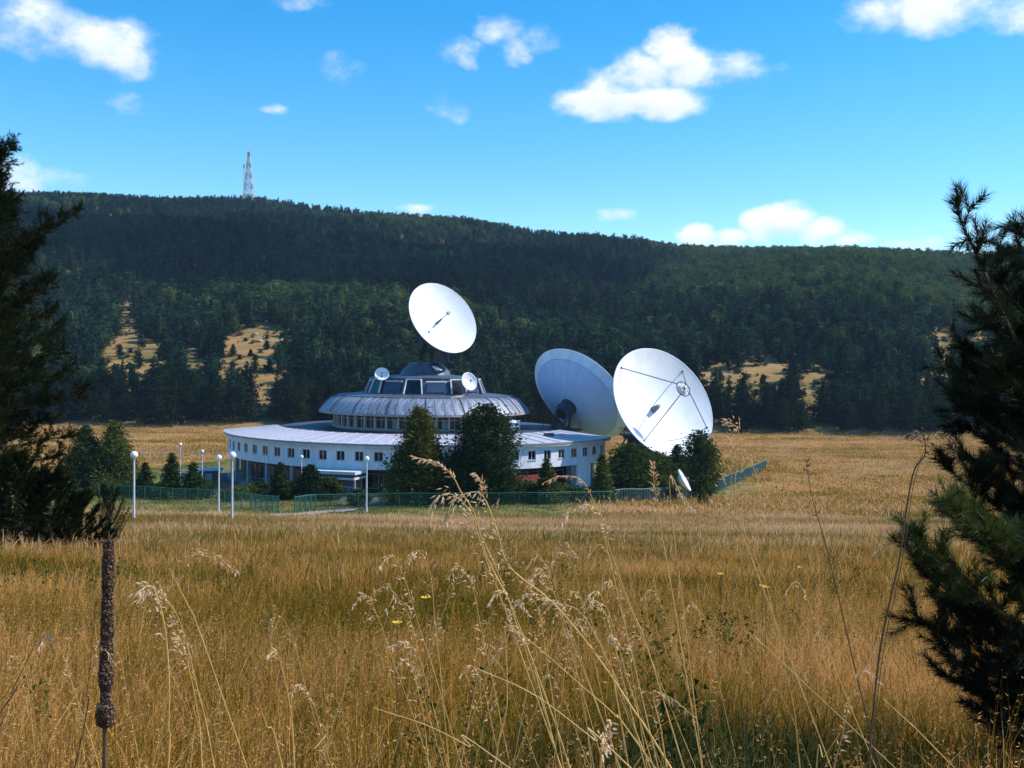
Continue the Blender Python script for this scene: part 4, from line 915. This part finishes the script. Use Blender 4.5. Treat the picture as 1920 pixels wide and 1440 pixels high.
ST = [
 ([(775, 857), (823, 869), (851, 897), (863, 920), (889, 963), (912, 1043), (950, 1119), (983, 1199), (1030, 1327), (1068, 1440)], 2.1, 'tallest arching stalk in the middle, its tip crossing the larch', dict(rad=.0016, frac=.2, spread=.004)),
 ([(889, 887), (905, 906), (900, 939), (889, 972), (915, 1060), (960, 1180)], 2.3, 'short hooked stalk tip in front of the dark middle tree', dict(frac=.3, spread=.004)),
 ([(835, 985), (850, 940), (900, 925), (930, 990), (955, 1062), (1030, 1124), (1092, 1194), (1144, 1265), (1191, 1336), (1243, 1416)], 2.0, 'thick pale stalk slanting from the middle down to the right edge of the clump', dict(rad=.0021, frac=.45, spikes=26, spread=.05)),
 ([(800, 960), (835, 925), (875, 950), (905, 1010), (940, 1090), (968, 1170), (1000, 1250), (1050, 1440)], 2.2, 'drooping golden stalk in the densest part of the middle clump', dict(frac=.5, spikes=26, spread=.06)),
 ([(1047, 989), (1073, 954), (1111, 949), (1134, 982), (1139, 1015), (1158, 1072), (1186, 1147), (1210, 1204), (1270, 1400)], 2.2, 'nodding stalk under the right end of the building, bending left', dict(frac=.4, spikes=14, spread=.02)),
 ([(1020, 905), (1050, 893), (1090, 900), (1115, 945), (1128, 985), (1150, 1080)], 2.4, 'fine stalk with three hooked tips before the thin spruce', dict(frac=.4, spikes=8, spread=.01)),
 ([(1224, 869), (1227, 911), (1234, 949), (1243, 1015), (1262, 1120), (1285, 1260)], 2.3, 'reddish upright stalk tip before the dark trees under the dish', dict(frac=.3, spikes=12, spread=.012)),
 ([(1298, 955), (1275, 925), (1256, 893), (1262, 990), (1281, 1137), (1300, 1300)], 2.4, 'stalk right of the reddish upright tip, drooping right', dict(frac=.3, spikes=10, spread=.012)),
 ([(1366, 790), (1385, 810), (1372, 870), (1375, 949), (1399, 1006), (1437, 1100), (1465, 1223), (1489, 1331), (1500, 1440)], 2.4, 'tall open-headed stalk whose seeds hang over the curved fence', dict(frac=.35, spikes=24, spread=.075)),
 ([(1430, 990), (1420, 900), (1395, 850), (1378, 900), (1385, 980), (1410, 1050)], 2.5, 'drooping seed spray beside the tall open-headed stalk', dict(frac=.6, spikes=16, spread=.05)),
 ([(700, 1327), (800, 1360), (880, 1400), (955, 1440)], 1.6, 'bare straw lying diagonally at the bottom left of the middle clump', dict(spikes=0, rad=.001)),
 ([(945, 1166), (1010, 1215), (1078, 1275), (1153, 1341), (1200, 1400)], 1.9, 'slanting thin stalk crossing the middle of the clump', dict(frac=.2, spikes=5)),
 ([(889, 1251), (1002, 1303), (1116, 1388), (1172, 1430)], 1.5, 'bright bare straw running down right to the bottom edge', dict(spikes=0, rad=.0012)),
 ([(946, 1176), (950, 1250), (950, 1327), (938, 1380), (927, 1440)], 1.8, 'nearly upright pale stem at the bottom middle', dict(spikes=0, rad=.0016)),
 ([(1145, 1350), (1140, 1380), (1132, 1410), (1125, 1450)], 1.3, 'bright bushy seed head at the very bottom edge', dict(frac=.9, spikes=22, spread=.02, L=.04)),
 ([(1000, 1110), (1040, 1130), (1090, 1150), (1140, 1240), (1180, 1340)], 2.0, 'stalk with a bright crossing spikelet right of the middle', dict(frac=.3, spikes=9)),
 ([(1190, 1190), (1165, 1215), (1140, 1190), (1145, 1240), (1160, 1330)], 1.9, 'forked pale tip right of the thick slanting stalk', dict(frac=.4, spikes=6, spread=.01)),
 ([(1300, 1343), (1260, 1310), (1225, 1300), (1240, 1370), (1250, 1440)], 1.9, 'stalk nodding to the right at the lower right of the clump', dict(frac=.5, spikes=8, spread=.008)),
 ([(256, 1115), (285, 1100), (308, 1170), (317, 1275), (316, 1360), (315, 1440)], 1.9, 'pale upright straw right of the dark mullein spike', dict(rad=.0018, frac=.35, spikes=14, spread=.05)),
 ([(330, 1190), (345, 1215), (354, 1254), (367, 1317), (379, 1437)], 1.8, 'second upright straw right of the mullein, leaning left', dict(frac=.35, spikes=10, spread=.03)),
 ([(505, 1228), (518, 1222), (530, 1260), (542, 1317), (552, 1433)], 1.8, 'hooked straw standing alone in the lower left meadow', dict(frac=.3, spikes=6, spread=.01)),
 ([(479, 1300), (500, 1360), (529, 1437)], 1.7, 'short leaning straw left of the hooked straw', dict(spikes=0)),
 ([(641, 1368), (590, 1405), (541, 1437)], 1.6, 'straw leaning right in the lower left meadow', dict(spikes=0, rad=.001)),
 ([(73, 1188), (50, 1240), (20, 1300), (2, 1335)], 2.0, 'dark bare stem leaning right at the left edge', dict(spikes=0, dark=True)),
 ([(179, 1133), (172, 1220), (163, 1300), (158, 1358)], 2.2, 'dark thin stem just left of the mullein spike', dict(spikes=3, dark=True, frac=.6, spread=.006)),
 ([(445, 1075), (400, 1040), (345, 1040), (325, 1075), (350, 1130), (380, 1200)], 2.8, 'nodding pink-brown stalk in the left meadow, tip to the right', dict(frac=.5, spikes=20, spread=.05)),
 ([(260, 1125), (290, 1105), (330, 1150), (352, 1215), (372, 1300), (395, 1400)], 2.3, 'feathery stalk with many seeds in the left meadow', dict(frac=.5, spikes=22, spread=.06)),
 ([(730, 1215), (765, 1205), (772, 1250), (790, 1320), (800, 1400)], 2.2, 'reddish seed head left of the middle clump', dict(frac=.5, spikes=14, spread=.03)),
 ([(1700, 815), (1728, 812), (1735, 850), (1715, 880), (1702, 940), (1688, 1040), (1668, 1130), (1650, 1220), (1638, 1330), (1630, 1440)], 2.0, 'tall dark stem slanting up beside the right pine', dict(rad=.0021, frac=.22, spikes=8, dark=True, spread=.02)),
 ([(1790, 850), (1785, 825), (1755, 812), (1735, 840), (1717, 890), (1706, 950), (1692, 1050), (1655, 1230), (1634, 1440)], 2.05, 'dark drooping seeds beside the tip of the tall dark stem', dict(rad=.0008, frac=.35, spikes=8, dark=True, spread=.012)),
 ([(1510, 860), (1522, 930), (1545, 1010), (1570, 1110), (1600, 1240), (1640, 1400)], 2.3, 'thin dark stem leaning left in the right meadow', dict(rad=.0016, spikes=2, frac=.3, dark=True, spread=.004)),
 ([(1400, 1185), (1430, 1210), (1470, 1245)], 2.2, 'short straw crossing the right meadow', dict(spikes=0, rad=.0009)),
 ([(1655, 1310), (1710, 1360), (1775, 1425)], 1.7, 'bare straw leaning left at the foot of the right pine', dict(spikes=0, rad=.0011)),
 ([(1575, 1375), (1545, 1420), (1530, 1450)], 1.7, 'pale straw leaning right at the bottom right', dict(spikes=0)),
]
for i, (pix, Y, lab, kw) in enumerate(ST): stalk(pix, Y, lab, seed=i, **kw)
# more of the same in the middle clump and over the meadow, each its own plant
protos = []
r = random.Random(3)
for k in range(46):
    cx = r.gauss(1010, 110) if k < 22 else r.uniform(20, 1640); ty = r.uniform(1010, 1180) if k < 22 else r.uniform(1060, 1330); Y = r.uniform(2.0, 3.0) if k < 22 else r.uniform(2.2, 4.2)
    dx = r.uniform(20, 90); L_ = 1 if r.random() < .75 else -1
    pix = [(cx - L_ * 28, ty + 24), (cx - L_ * 6, ty), (cx + L_ * 18, ty + 40), (cx + L_ * (18 + dx * .4), ty + 130), (cx + L_ * (18 + dx), ty + 260)]
    stalk(pix, Y, 'slender dry stalk in the middle clump, one of many nodding alike' if k < 22 else 'slender dry stalk scattered in the near meadow, one of many alike', rad=.0010, spikes=r.randint(6, 13), frac=.6, spread=r.uniform(.008, .03), seed=100 + k)['group'] = 'slender stalks of the middle clump' if k < 22 else 'slender stalks scattered in the meadow'

# dark mullein spike
MUL = mat('mullein_brown', (.045, .025, .015), .9, .5, 60, bump=.8, bscale=120); MULT = mat('mullein_husk', (.22, .13, .08), .9, .4, 50)
def mullein():
    Y = 2.3; top, bot = at(204, 1014, Y), at(197, 1365, Y); g = gz(bot.x, Y); base = Vector((bot.x - .01, Y, g))
    t = thing('mullein_stalk', 'dark brown dried mullein spike standing upright in the left foreground', 'dried plant', base); r = np.random.default_rng(9)
    a, b = top - base, bot - base; ax = (a - b); L_ = ax.length; n = 46
    MB().tube([(0, 0, -.03), (.004, 0, b.z * .5), b, b.lerp(a, .5), a, a + Vector((0, 0, .02))], [.006, .005, .005, .005, .003, .001], 7).build('stem', STALKD, t)
    pts = [b.lerp(a, k / n) for k in range(n + 1)]; rad = []
    for k in range(n + 1):
        u = k / n; v = .0145 * (1 - .22 * u) + (.004 if u < .13 else 0) - (.004 if .13 < u < .2 else 0) + r.normal() * .0009; rad.append(max(.004, v * (min(1, u / .03 + .3))))
    rad[-1] = .009
    core = MB().tube(pts, rad, 14); core.v = [(x + r.normal() * .0009, y + r.normal() * .0009, z) for x, y, z in core.v]; core.build('seed_spike', MUL, t)
    P = []; 
    for k in range(1500):
        u = r.uniform(0, 1); an = r.uniform(0, 6.28); c = b.lerp(a, u); rr = rad[int(u * n)]; o = Vector((math.cos(an), math.sin(an), 0)); p = c + o * rr * .96; s = Vector((-o.y, o.x, 0)) * .0022; h = p + o * r.uniform(.0015, .004) + Vector((0, 0, r.uniform(.0, .004)))
        P += [[tuple(p - s), tuple(p + s), tuple(h)], [tuple(p - s + Vector((0, 0, .004))), tuple(h), tuple(p + s + Vector((0, 0, .004)))]]
    tag(link('seed_capsules', tri_mesh('seed_capsules', np.array(P), MULT), t), kind='stuff')
mullein()
for (px, py, Y) in [(883, 1290, 2.6), (1325, 1330, 2.5), (1395, 1335, 2.5)]:
    p = at(px, py, Y); g = gz(p.x, Y); h = p.z - g; t = thing('dark_weed', 'dark leafy weed standing in the near meadow', 'weed', (p.x, Y, g), 0, 'dark weeds in the near meadow'); rr = np.random.default_rng(int(px))
    MB().tube([(0, 0, -.02), (.01, 0, h * .5), (0, 0, h)], [.003, .002, .001], 6).build('stem', STALKD, t)
    z = rr.uniform(.1, 1, 420); C = np.c_[rr.normal(size=(420, 2)) * .022, z * h]; link('leaves', tri_mesh('leaves', rand_tris(C, .007, rr), WEED, rr.uniform(0, .5, 420)), t)
YEL = mat('yellow_petals', (.75, .5, .04), .7, .1, 30)
for k, (px, py, Y) in enumerate([(798, 1123, 5), (1352, 1078, 7), (1430, 1100, 7), (1437, 1103, 6.8), (745, 1170, 4.6), (1500, 1005 + 60, 9)]):
    p = at(px, py, Y); g = gz(p.x, Y); t = thing('yellow_flower', 'small yellow wildflower on a thin stem in the meadow', 'flower', (p.x, Y, g), 0, 'yellow wildflowers in the meadow'); h = p.z - g
    MB().tube([(0, 0, -.02), (0, 0, h)], .0015, 5).build('stem', STALKD, t); b = MB()
    for j in range(8):
        a = j * math.pi / 4; b.add([(0, 0, h), (.02 * math.cos(a - .3), .02 * math.sin(a - .3), h + .008), (.026 * math.cos(a), .026 * math.sin(a), h + .01), (.02 * math.cos(a + .3), .02 * math.sin(a + .3), h + .008)], [(0, 1, 2, 3)])
    b.build('petals', YEL, t)

# ------------------------------------------------------------------ the two near pines
def needles(P0, P1, cnt, ln, wd_, r, open_=.75, droop=0.0):
    """needles all round the twigs P0->P1"""
    n = len(P0); d = P1 - P0; L_ = np.linalg.norm(d, axis=1, keepdims=True); d = d / np.maximum(L_, 1e-6)
    P0 = np.repeat(P0, cnt, 0); dd = np.repeat(d, cnt, 0); LL = np.repeat(L_, cnt, 0); N = len(P0)
    t = r.uniform(0, 1.0, (N, 1)); p = P0 + dd * LL * t; o = r.normal(size=(N, 3)); o -= dd * np.sum(o * dd, 1, keepdims=True); o /= np.linalg.norm(o, axis=1, keepdims=True)
    al = open_ * r.uniform(.6, 1.15, (N, 1)); v = dd * np.cos(al) + o * np.sin(al); v[:, 2] -= droop; s = np.cross(v, r.normal(size=(N, 3))); s /= np.linalg.norm(s, axis=1, keepdims=True)
    ll = ln * r.uniform(.7, 1.15, (N, 1)); return np.stack([p - s * wd_ / 2, p + s * wd_ / 2, p + v * ll], 1)
NEEDLE = leaf_mat('near_pine_needles', [(.006, .010, .006), (.011, .020, .009), (.024, .042, .014)], .3, 1.5, 'world', rand=0, wn=1.0)
NEEDLE_B = leaf_mat('fresh_pine_needles', [(.020, .032, .007), (.050, .075, .014), (.12, .15, .035)], .35, 1.5, 'world', rand=0)
NEEDLE_L = leaf_mat('left_pine_needles', [(.008, .012, .005), (.016, .024, .007), (.034, .042, .011)], .25, .6, 'world', rand=0)
def branch_mesh(curve, r, twigs, tl, first=.25, up=.35):
    """side twigs along a branch curve; returns twig starts and ends"""
    A = []; B = []; n = len(curve) - 1
    for k in range(twigs):
        u = first + (1 - first) * (k + r.uniform(0, 1)) / twigs; i = min(n - 1, int(u * n)); p = curve[i].lerp(curve[i + 1], u * n - i); d = (curve[i + 1] - curve[i]).normalized()
        sd_ = Vector((r.normal(), r.normal(), r.normal() * .5)); sd_ = (sd_ - d * sd_.dot(d)).normalized(); L_ = tl * (1.15 - .75 * u) * r.uniform(.6, 1.2)
        e = p + (d * .75 + sd_ * .8 + Vector((0, 0, up))).normalized() * L_; A.append(p); B.append(e)
    for i in range(int(n * first), n): A.append(curve[i]); B.append(curve[i + 1])
    tip = (curve[-1] - curve[-2]).normalized(); A.append(curve[-1]); B.append(curve[-1] + tip * tl * .25)
    return A, B
def right_pine():
    r = np.random.default_rng(21); X, Y = 2.95, 5.3; g = gz(X, Y); base = Vector((X, Y, g)); H = 3.9
    t = thing('pine_tree', 'near dark pine with long needles reaching in from the right edge', 'tree', base)
    MB().tube([(0, 0, -.1), (.02, 0, 1.2), (-.02, .02, 2.4), (0, 0, H)], [.075, .06, .04, .01], 10).build('trunk', BARK, t)
    tips = [  # px, py, distance, fresh, twigs
        (1785, 388, 4.6, 0, 6), (1914, 412, 5.0, 0, 6), (1845, 520, 5.0, 0, 10), (1880, 470, 5.4, 0, 8), (1832, 600, 5.2, 0, 9), (1800, 645, 5.3, 0, 8), (1772, 690, 5.4, 0, 10), (1762, 735, 5.2, 0, 8), (1850, 690, 4.9, 0, 10), (1810, 740, 5.6, 0, 10),
        (1790, 790, 5.4, 0, 8), (1742, 862, 5.0, 0, 7), (1795, 850, 5.3, 0, 9), (1785, 935, 5.2, 0, 8), (1840, 900, 5.0, 0, 10), (1735, 925, 4.3, 1, 6), (1660, 1008, 4.3, 1, 7), (1700, 1015, 4.2, 1, 8), (1770, 960, 4.3, 1, 8), (1820, 1000, 4.4, 1, 9),
        (1705, 1060, 4.5, 0, 9), (1690, 1145, 4.6, 0, 10), (1730, 1110, 4.8, 0, 9), (1785, 1150, 4.6, 0, 10), (1750, 1260, 4.7, 0, 10), (1740, 1215, 4.9, 0, 8), (1800, 1290, 4.8, 0, 9), (1840, 1340, 4.7, 0, 9), (1870, 1210, 4.6, 0, 10), (1880, 1390, 4.7, 0, 9), (1875, 1050, 4.6, 0, 10), (1880, 960, 5.2, 0, 10), (1895, 780, 5.2, 0, 12), (1900, 620, 5.2, 0, 12), (1905, 560, 5.3, 0, 10), (1890, 860, 4.8, 0, 10), (1900, 1120, 5.0, 0, 10), (1900, 1300, 5.0, 0, 10), (1915, 700, 4.8, 0, 10), (1920, 1000, 4.8, 1, 8), (1860, 640, 5.6, 0, 10), (1850, 780, 5.5, 0, 10)]
    tips += [(r.uniform(1900, 2010), py_, r.uniform(4.6, 6.0), 0, 11) for py_ in np.linspace(520, 1400, 24)]
    for k, (px, py, Yt, fresh, tw) in enumerate(tips):
        tip = at(px + (8 if k < 2 else 24), py + 8, Yt) - base; root = Vector((0, 0, max(.35, tip.z - .15 - (1.0 if k < 2 else .38) * math.hypot(tip.x, tip.y)))); root.z = min(root.z, H - .5)
        m = root.lerp(tip, .5) + Vector((0, 0, -.05)); m2 = root.lerp(tip, .8) + Vector((0, 0, -.03)); C = smooth([root, m, m2, tip], 5)
        tw = tw + 8 if k < 2 else tw; wood = MB().tube(C, [.011 * (1 - .85 * i / len(C)) for i in range(len(C))], 6)
        A, B = branch_mesh(C, r, tw, .21, .35, .1 if k < 2 else .4)
        for a, b in zip(A[:tw], B[:tw]): wood.tube([a, b], [.004, .002], 4)
        br = wood.build('branch', BARK, t)
        A2, B2 = [], []
        for a, b in zip(A[:tw], B[:tw]):        # second-order shoots
            for q in range(2):
                u = r.uniform(.3, .8); p = a.lerp(b, u); d = (b - a).normalized(); s_ = Vector((r.normal(), r.normal(), r.normal() + .4)).normalized(); A2.append(p); B2.append(p + (d + s_ * .8).normalized() * .11)
        AA = np.array([tuple(v) for v in A + A2]); BB = np.array([tuple(v) for v in B + B2])
        Lt = np.linalg.norm(BB - AA, axis=1); T_ = needles(AA, BB, 210, .062, .0030, r, .78); T_ = T_[r.uniform(0, 1, len(T_)) < np.repeat(np.clip(Lt / .22, .25, 1), 210)]
        link('needles', tri_mesh('needles', T_, NEEDLE_B if fresh else NEEDLE), br)
right_pine()
def left_pine():
    r = np.random.default_rng(33); p = G(-60, 40); base = Vector((p.x, p.y, p.z)); H = 18.0
    t = thing('pine_tree', 'large dark pine filling the left edge, its boughs ragged against the hill', 'tree', base)
    MB().tube([(0, 0, -.3), (.1, 0, 5), (-.05, .1, 11), (0, 0, 15.2)], [.32, .25, .15, .02], 12).build('trunk', BARK, t)
    z = .5; k = 0
    while z < 14.7:
        u = z / H; Rr = float(np.interp(u * 1.1 + .01, [0, .1, .2, .26, .32, .37, .44, .5, .56, .61, .69, .73, .77, .8, .87, .93, 1], [4.9, 4.5, 3.6, 3.4, 4.3, 4.6, 3.9, 3.2, 3.5, 4.0, 3.4, 2.1, 1.3, 1.1, 1.5, .6, .2])); nb = 6 if u < .8 else 4
        for j in range(nb):
            a = j * 2 * math.pi / nb + k * .7 + r.uniform(-.3, .3); L_ = Rr * r.uniform(.6, 1.1); ri = L_ * min(.42, -.12 + 1.1 * u)
            root = Vector((0, 0, z)); d = Vector((math.cos(a), math.sin(a), 0)); m = root + d * L_ * .5 + Vector((0, 0, ri * .2)); e = root + d * L_ + Vector((0, 0, ri))
            if math.cos(a) < -.35 and u < .9: continue         # boughs far outside the picture on the other side
            C = smooth([root, m, e], 6); wood = MB().tube(C, [.05 * (1 - u * .5) * (1 - .88 * i / len(C)) for i in range(len(C))], 5)
            A, B = branch_mesh(C, r, 24, 1.05, .12, .3); A2, B2 = [], []
            for a_, b_ in zip(A[:24], B[:24]):
                wood.tube([a_, b_], [.014, .006], 4)
                for q in range(6):
                    uu = r.uniform(.25, .95); pp = a_.lerp(b_, uu); dd = (b_ - a_).normalized(); s_ = Vector((r.normal(), r.normal(), r.normal() + .5)).normalized(); A2.append(pp); B2.append(pp + (dd + s_ * .9).normalized() * r.uniform(.22, .42))
            AA = np.array([tuple(v) for v in A + A2]); BB = np.array([tuple(v) for v in B + B2]); T_ = needles(AA, BB, 24, .15, .024, r, .75)
            br = wood.build('branch', BARK, t); link('needles', tri_mesh('needles', T_, NEEDLE_L), br)
        z += .62 + .25 * u; k += 1
left_pine()
def sapling(px, Y, H, label, seed, up=0.0, cnt=60, nw=.015):
    r = np.random.default_rng(seed); p = G(px, Y); t = thing('young_pine', label, 'tree', p); MB().tube([(0, 0, -.1), (0, 0, H)], [.05, .008], 7).build('trunk', BARK, t); A = []; B = []; wood = MB()
    z = .08
    while z < H:
        for j in range(5):
            a = r.uniform(0, 6.28); L_ = (H - z) * (.5 - up * .2) + .2; d = Vector((math.cos(a), math.sin(a), .1 + up + .6 * z / H)); C = [Vector((0, 0, z)), Vector((0, 0, z)) + d * L_ * .5, Vector((0, 0, z)) + d * L_ + Vector((0, 0, L_ * .35))]
            C = smooth(C, 4); wood.tube(C, [.018 * (1 - .8 * i / len(C)) for i in range(len(C))], 5); a1, b1 = branch_mesh(C, r, 7, .3, .3, .6); A += a1; B += b1
        z += .22
    wood.build('branches', BARK, t); AA = np.array([tuple(v) for v in A]); BB = np.array([tuple(v) for v in B]); link('needles', tri_mesh('needles', needles(AA, BB, cnt, .12, nw, r, .7), NEEDLE_L), t)
sapling(206, 36, 1.9, 'young pine with upright shoots right behind the mullein spike', 5, 1.2, 14, .008); sapling(150, 35, 1.9, 'low young pine between the big left pine and the mullein', 6); sapling(95, 34, 2.6, 'young pine under the lowest boughs of the big left pine', 7); sapling(30, 33, 3.0, 'bushy young pine at the far left edge under the big pine', 8)

# ------------------------------------------------------------------ cumulus passing over the hill (its shadow lies on the upper slope)
def cloud():
    r = np.random.default_rng(4); tgt = np.array([-186, 800, 98.0]); c = tgt + np.array(SUN_DIR) * 760; b = MB()
    for k in range(26):
        b.sphere((r.normal() * 95, r.normal() * 55, r.uniform(-10, 50)), r.uniform(50, 85), 16, (1.25, 1, .6))
    tag(b.build('cloud', mat('cloud_white', (.85, .86, .88), 1, .02, .01), None, True, loc=tuple(c)), kind='structure')
cloud()
# ------------------------------------------------------------------ haze
hz = MB().box(-1500, 1500, -60, 1900, -75, 330).build('haze', mat('tmp', (1, 1, 1))); hm = bpy.data.materials.new('haze_air'); hm.use_nodes = True; hm.node_tree.nodes.clear()
pv = hm.node_tree.nodes.new('ShaderNodeVolumePrincipled'); ho = hm.node_tree.nodes.new('ShaderNodeOutputMaterial'); pv.inputs['Color'].default_value = (.5, .72, 1, 1); pv.inputs['Density'].default_value = 0.00008; pv.inputs['Anisotropy'].default_value = .1
hm.node_tree.links.new(pv.outputs[0], ho.inputs['Volume']); hz.data.materials.clear(); hz.data.materials.append(hm); tag(hz, kind='stuff')
print('tris', sum(len(m.polygons) for m in bpy.data.meshes))
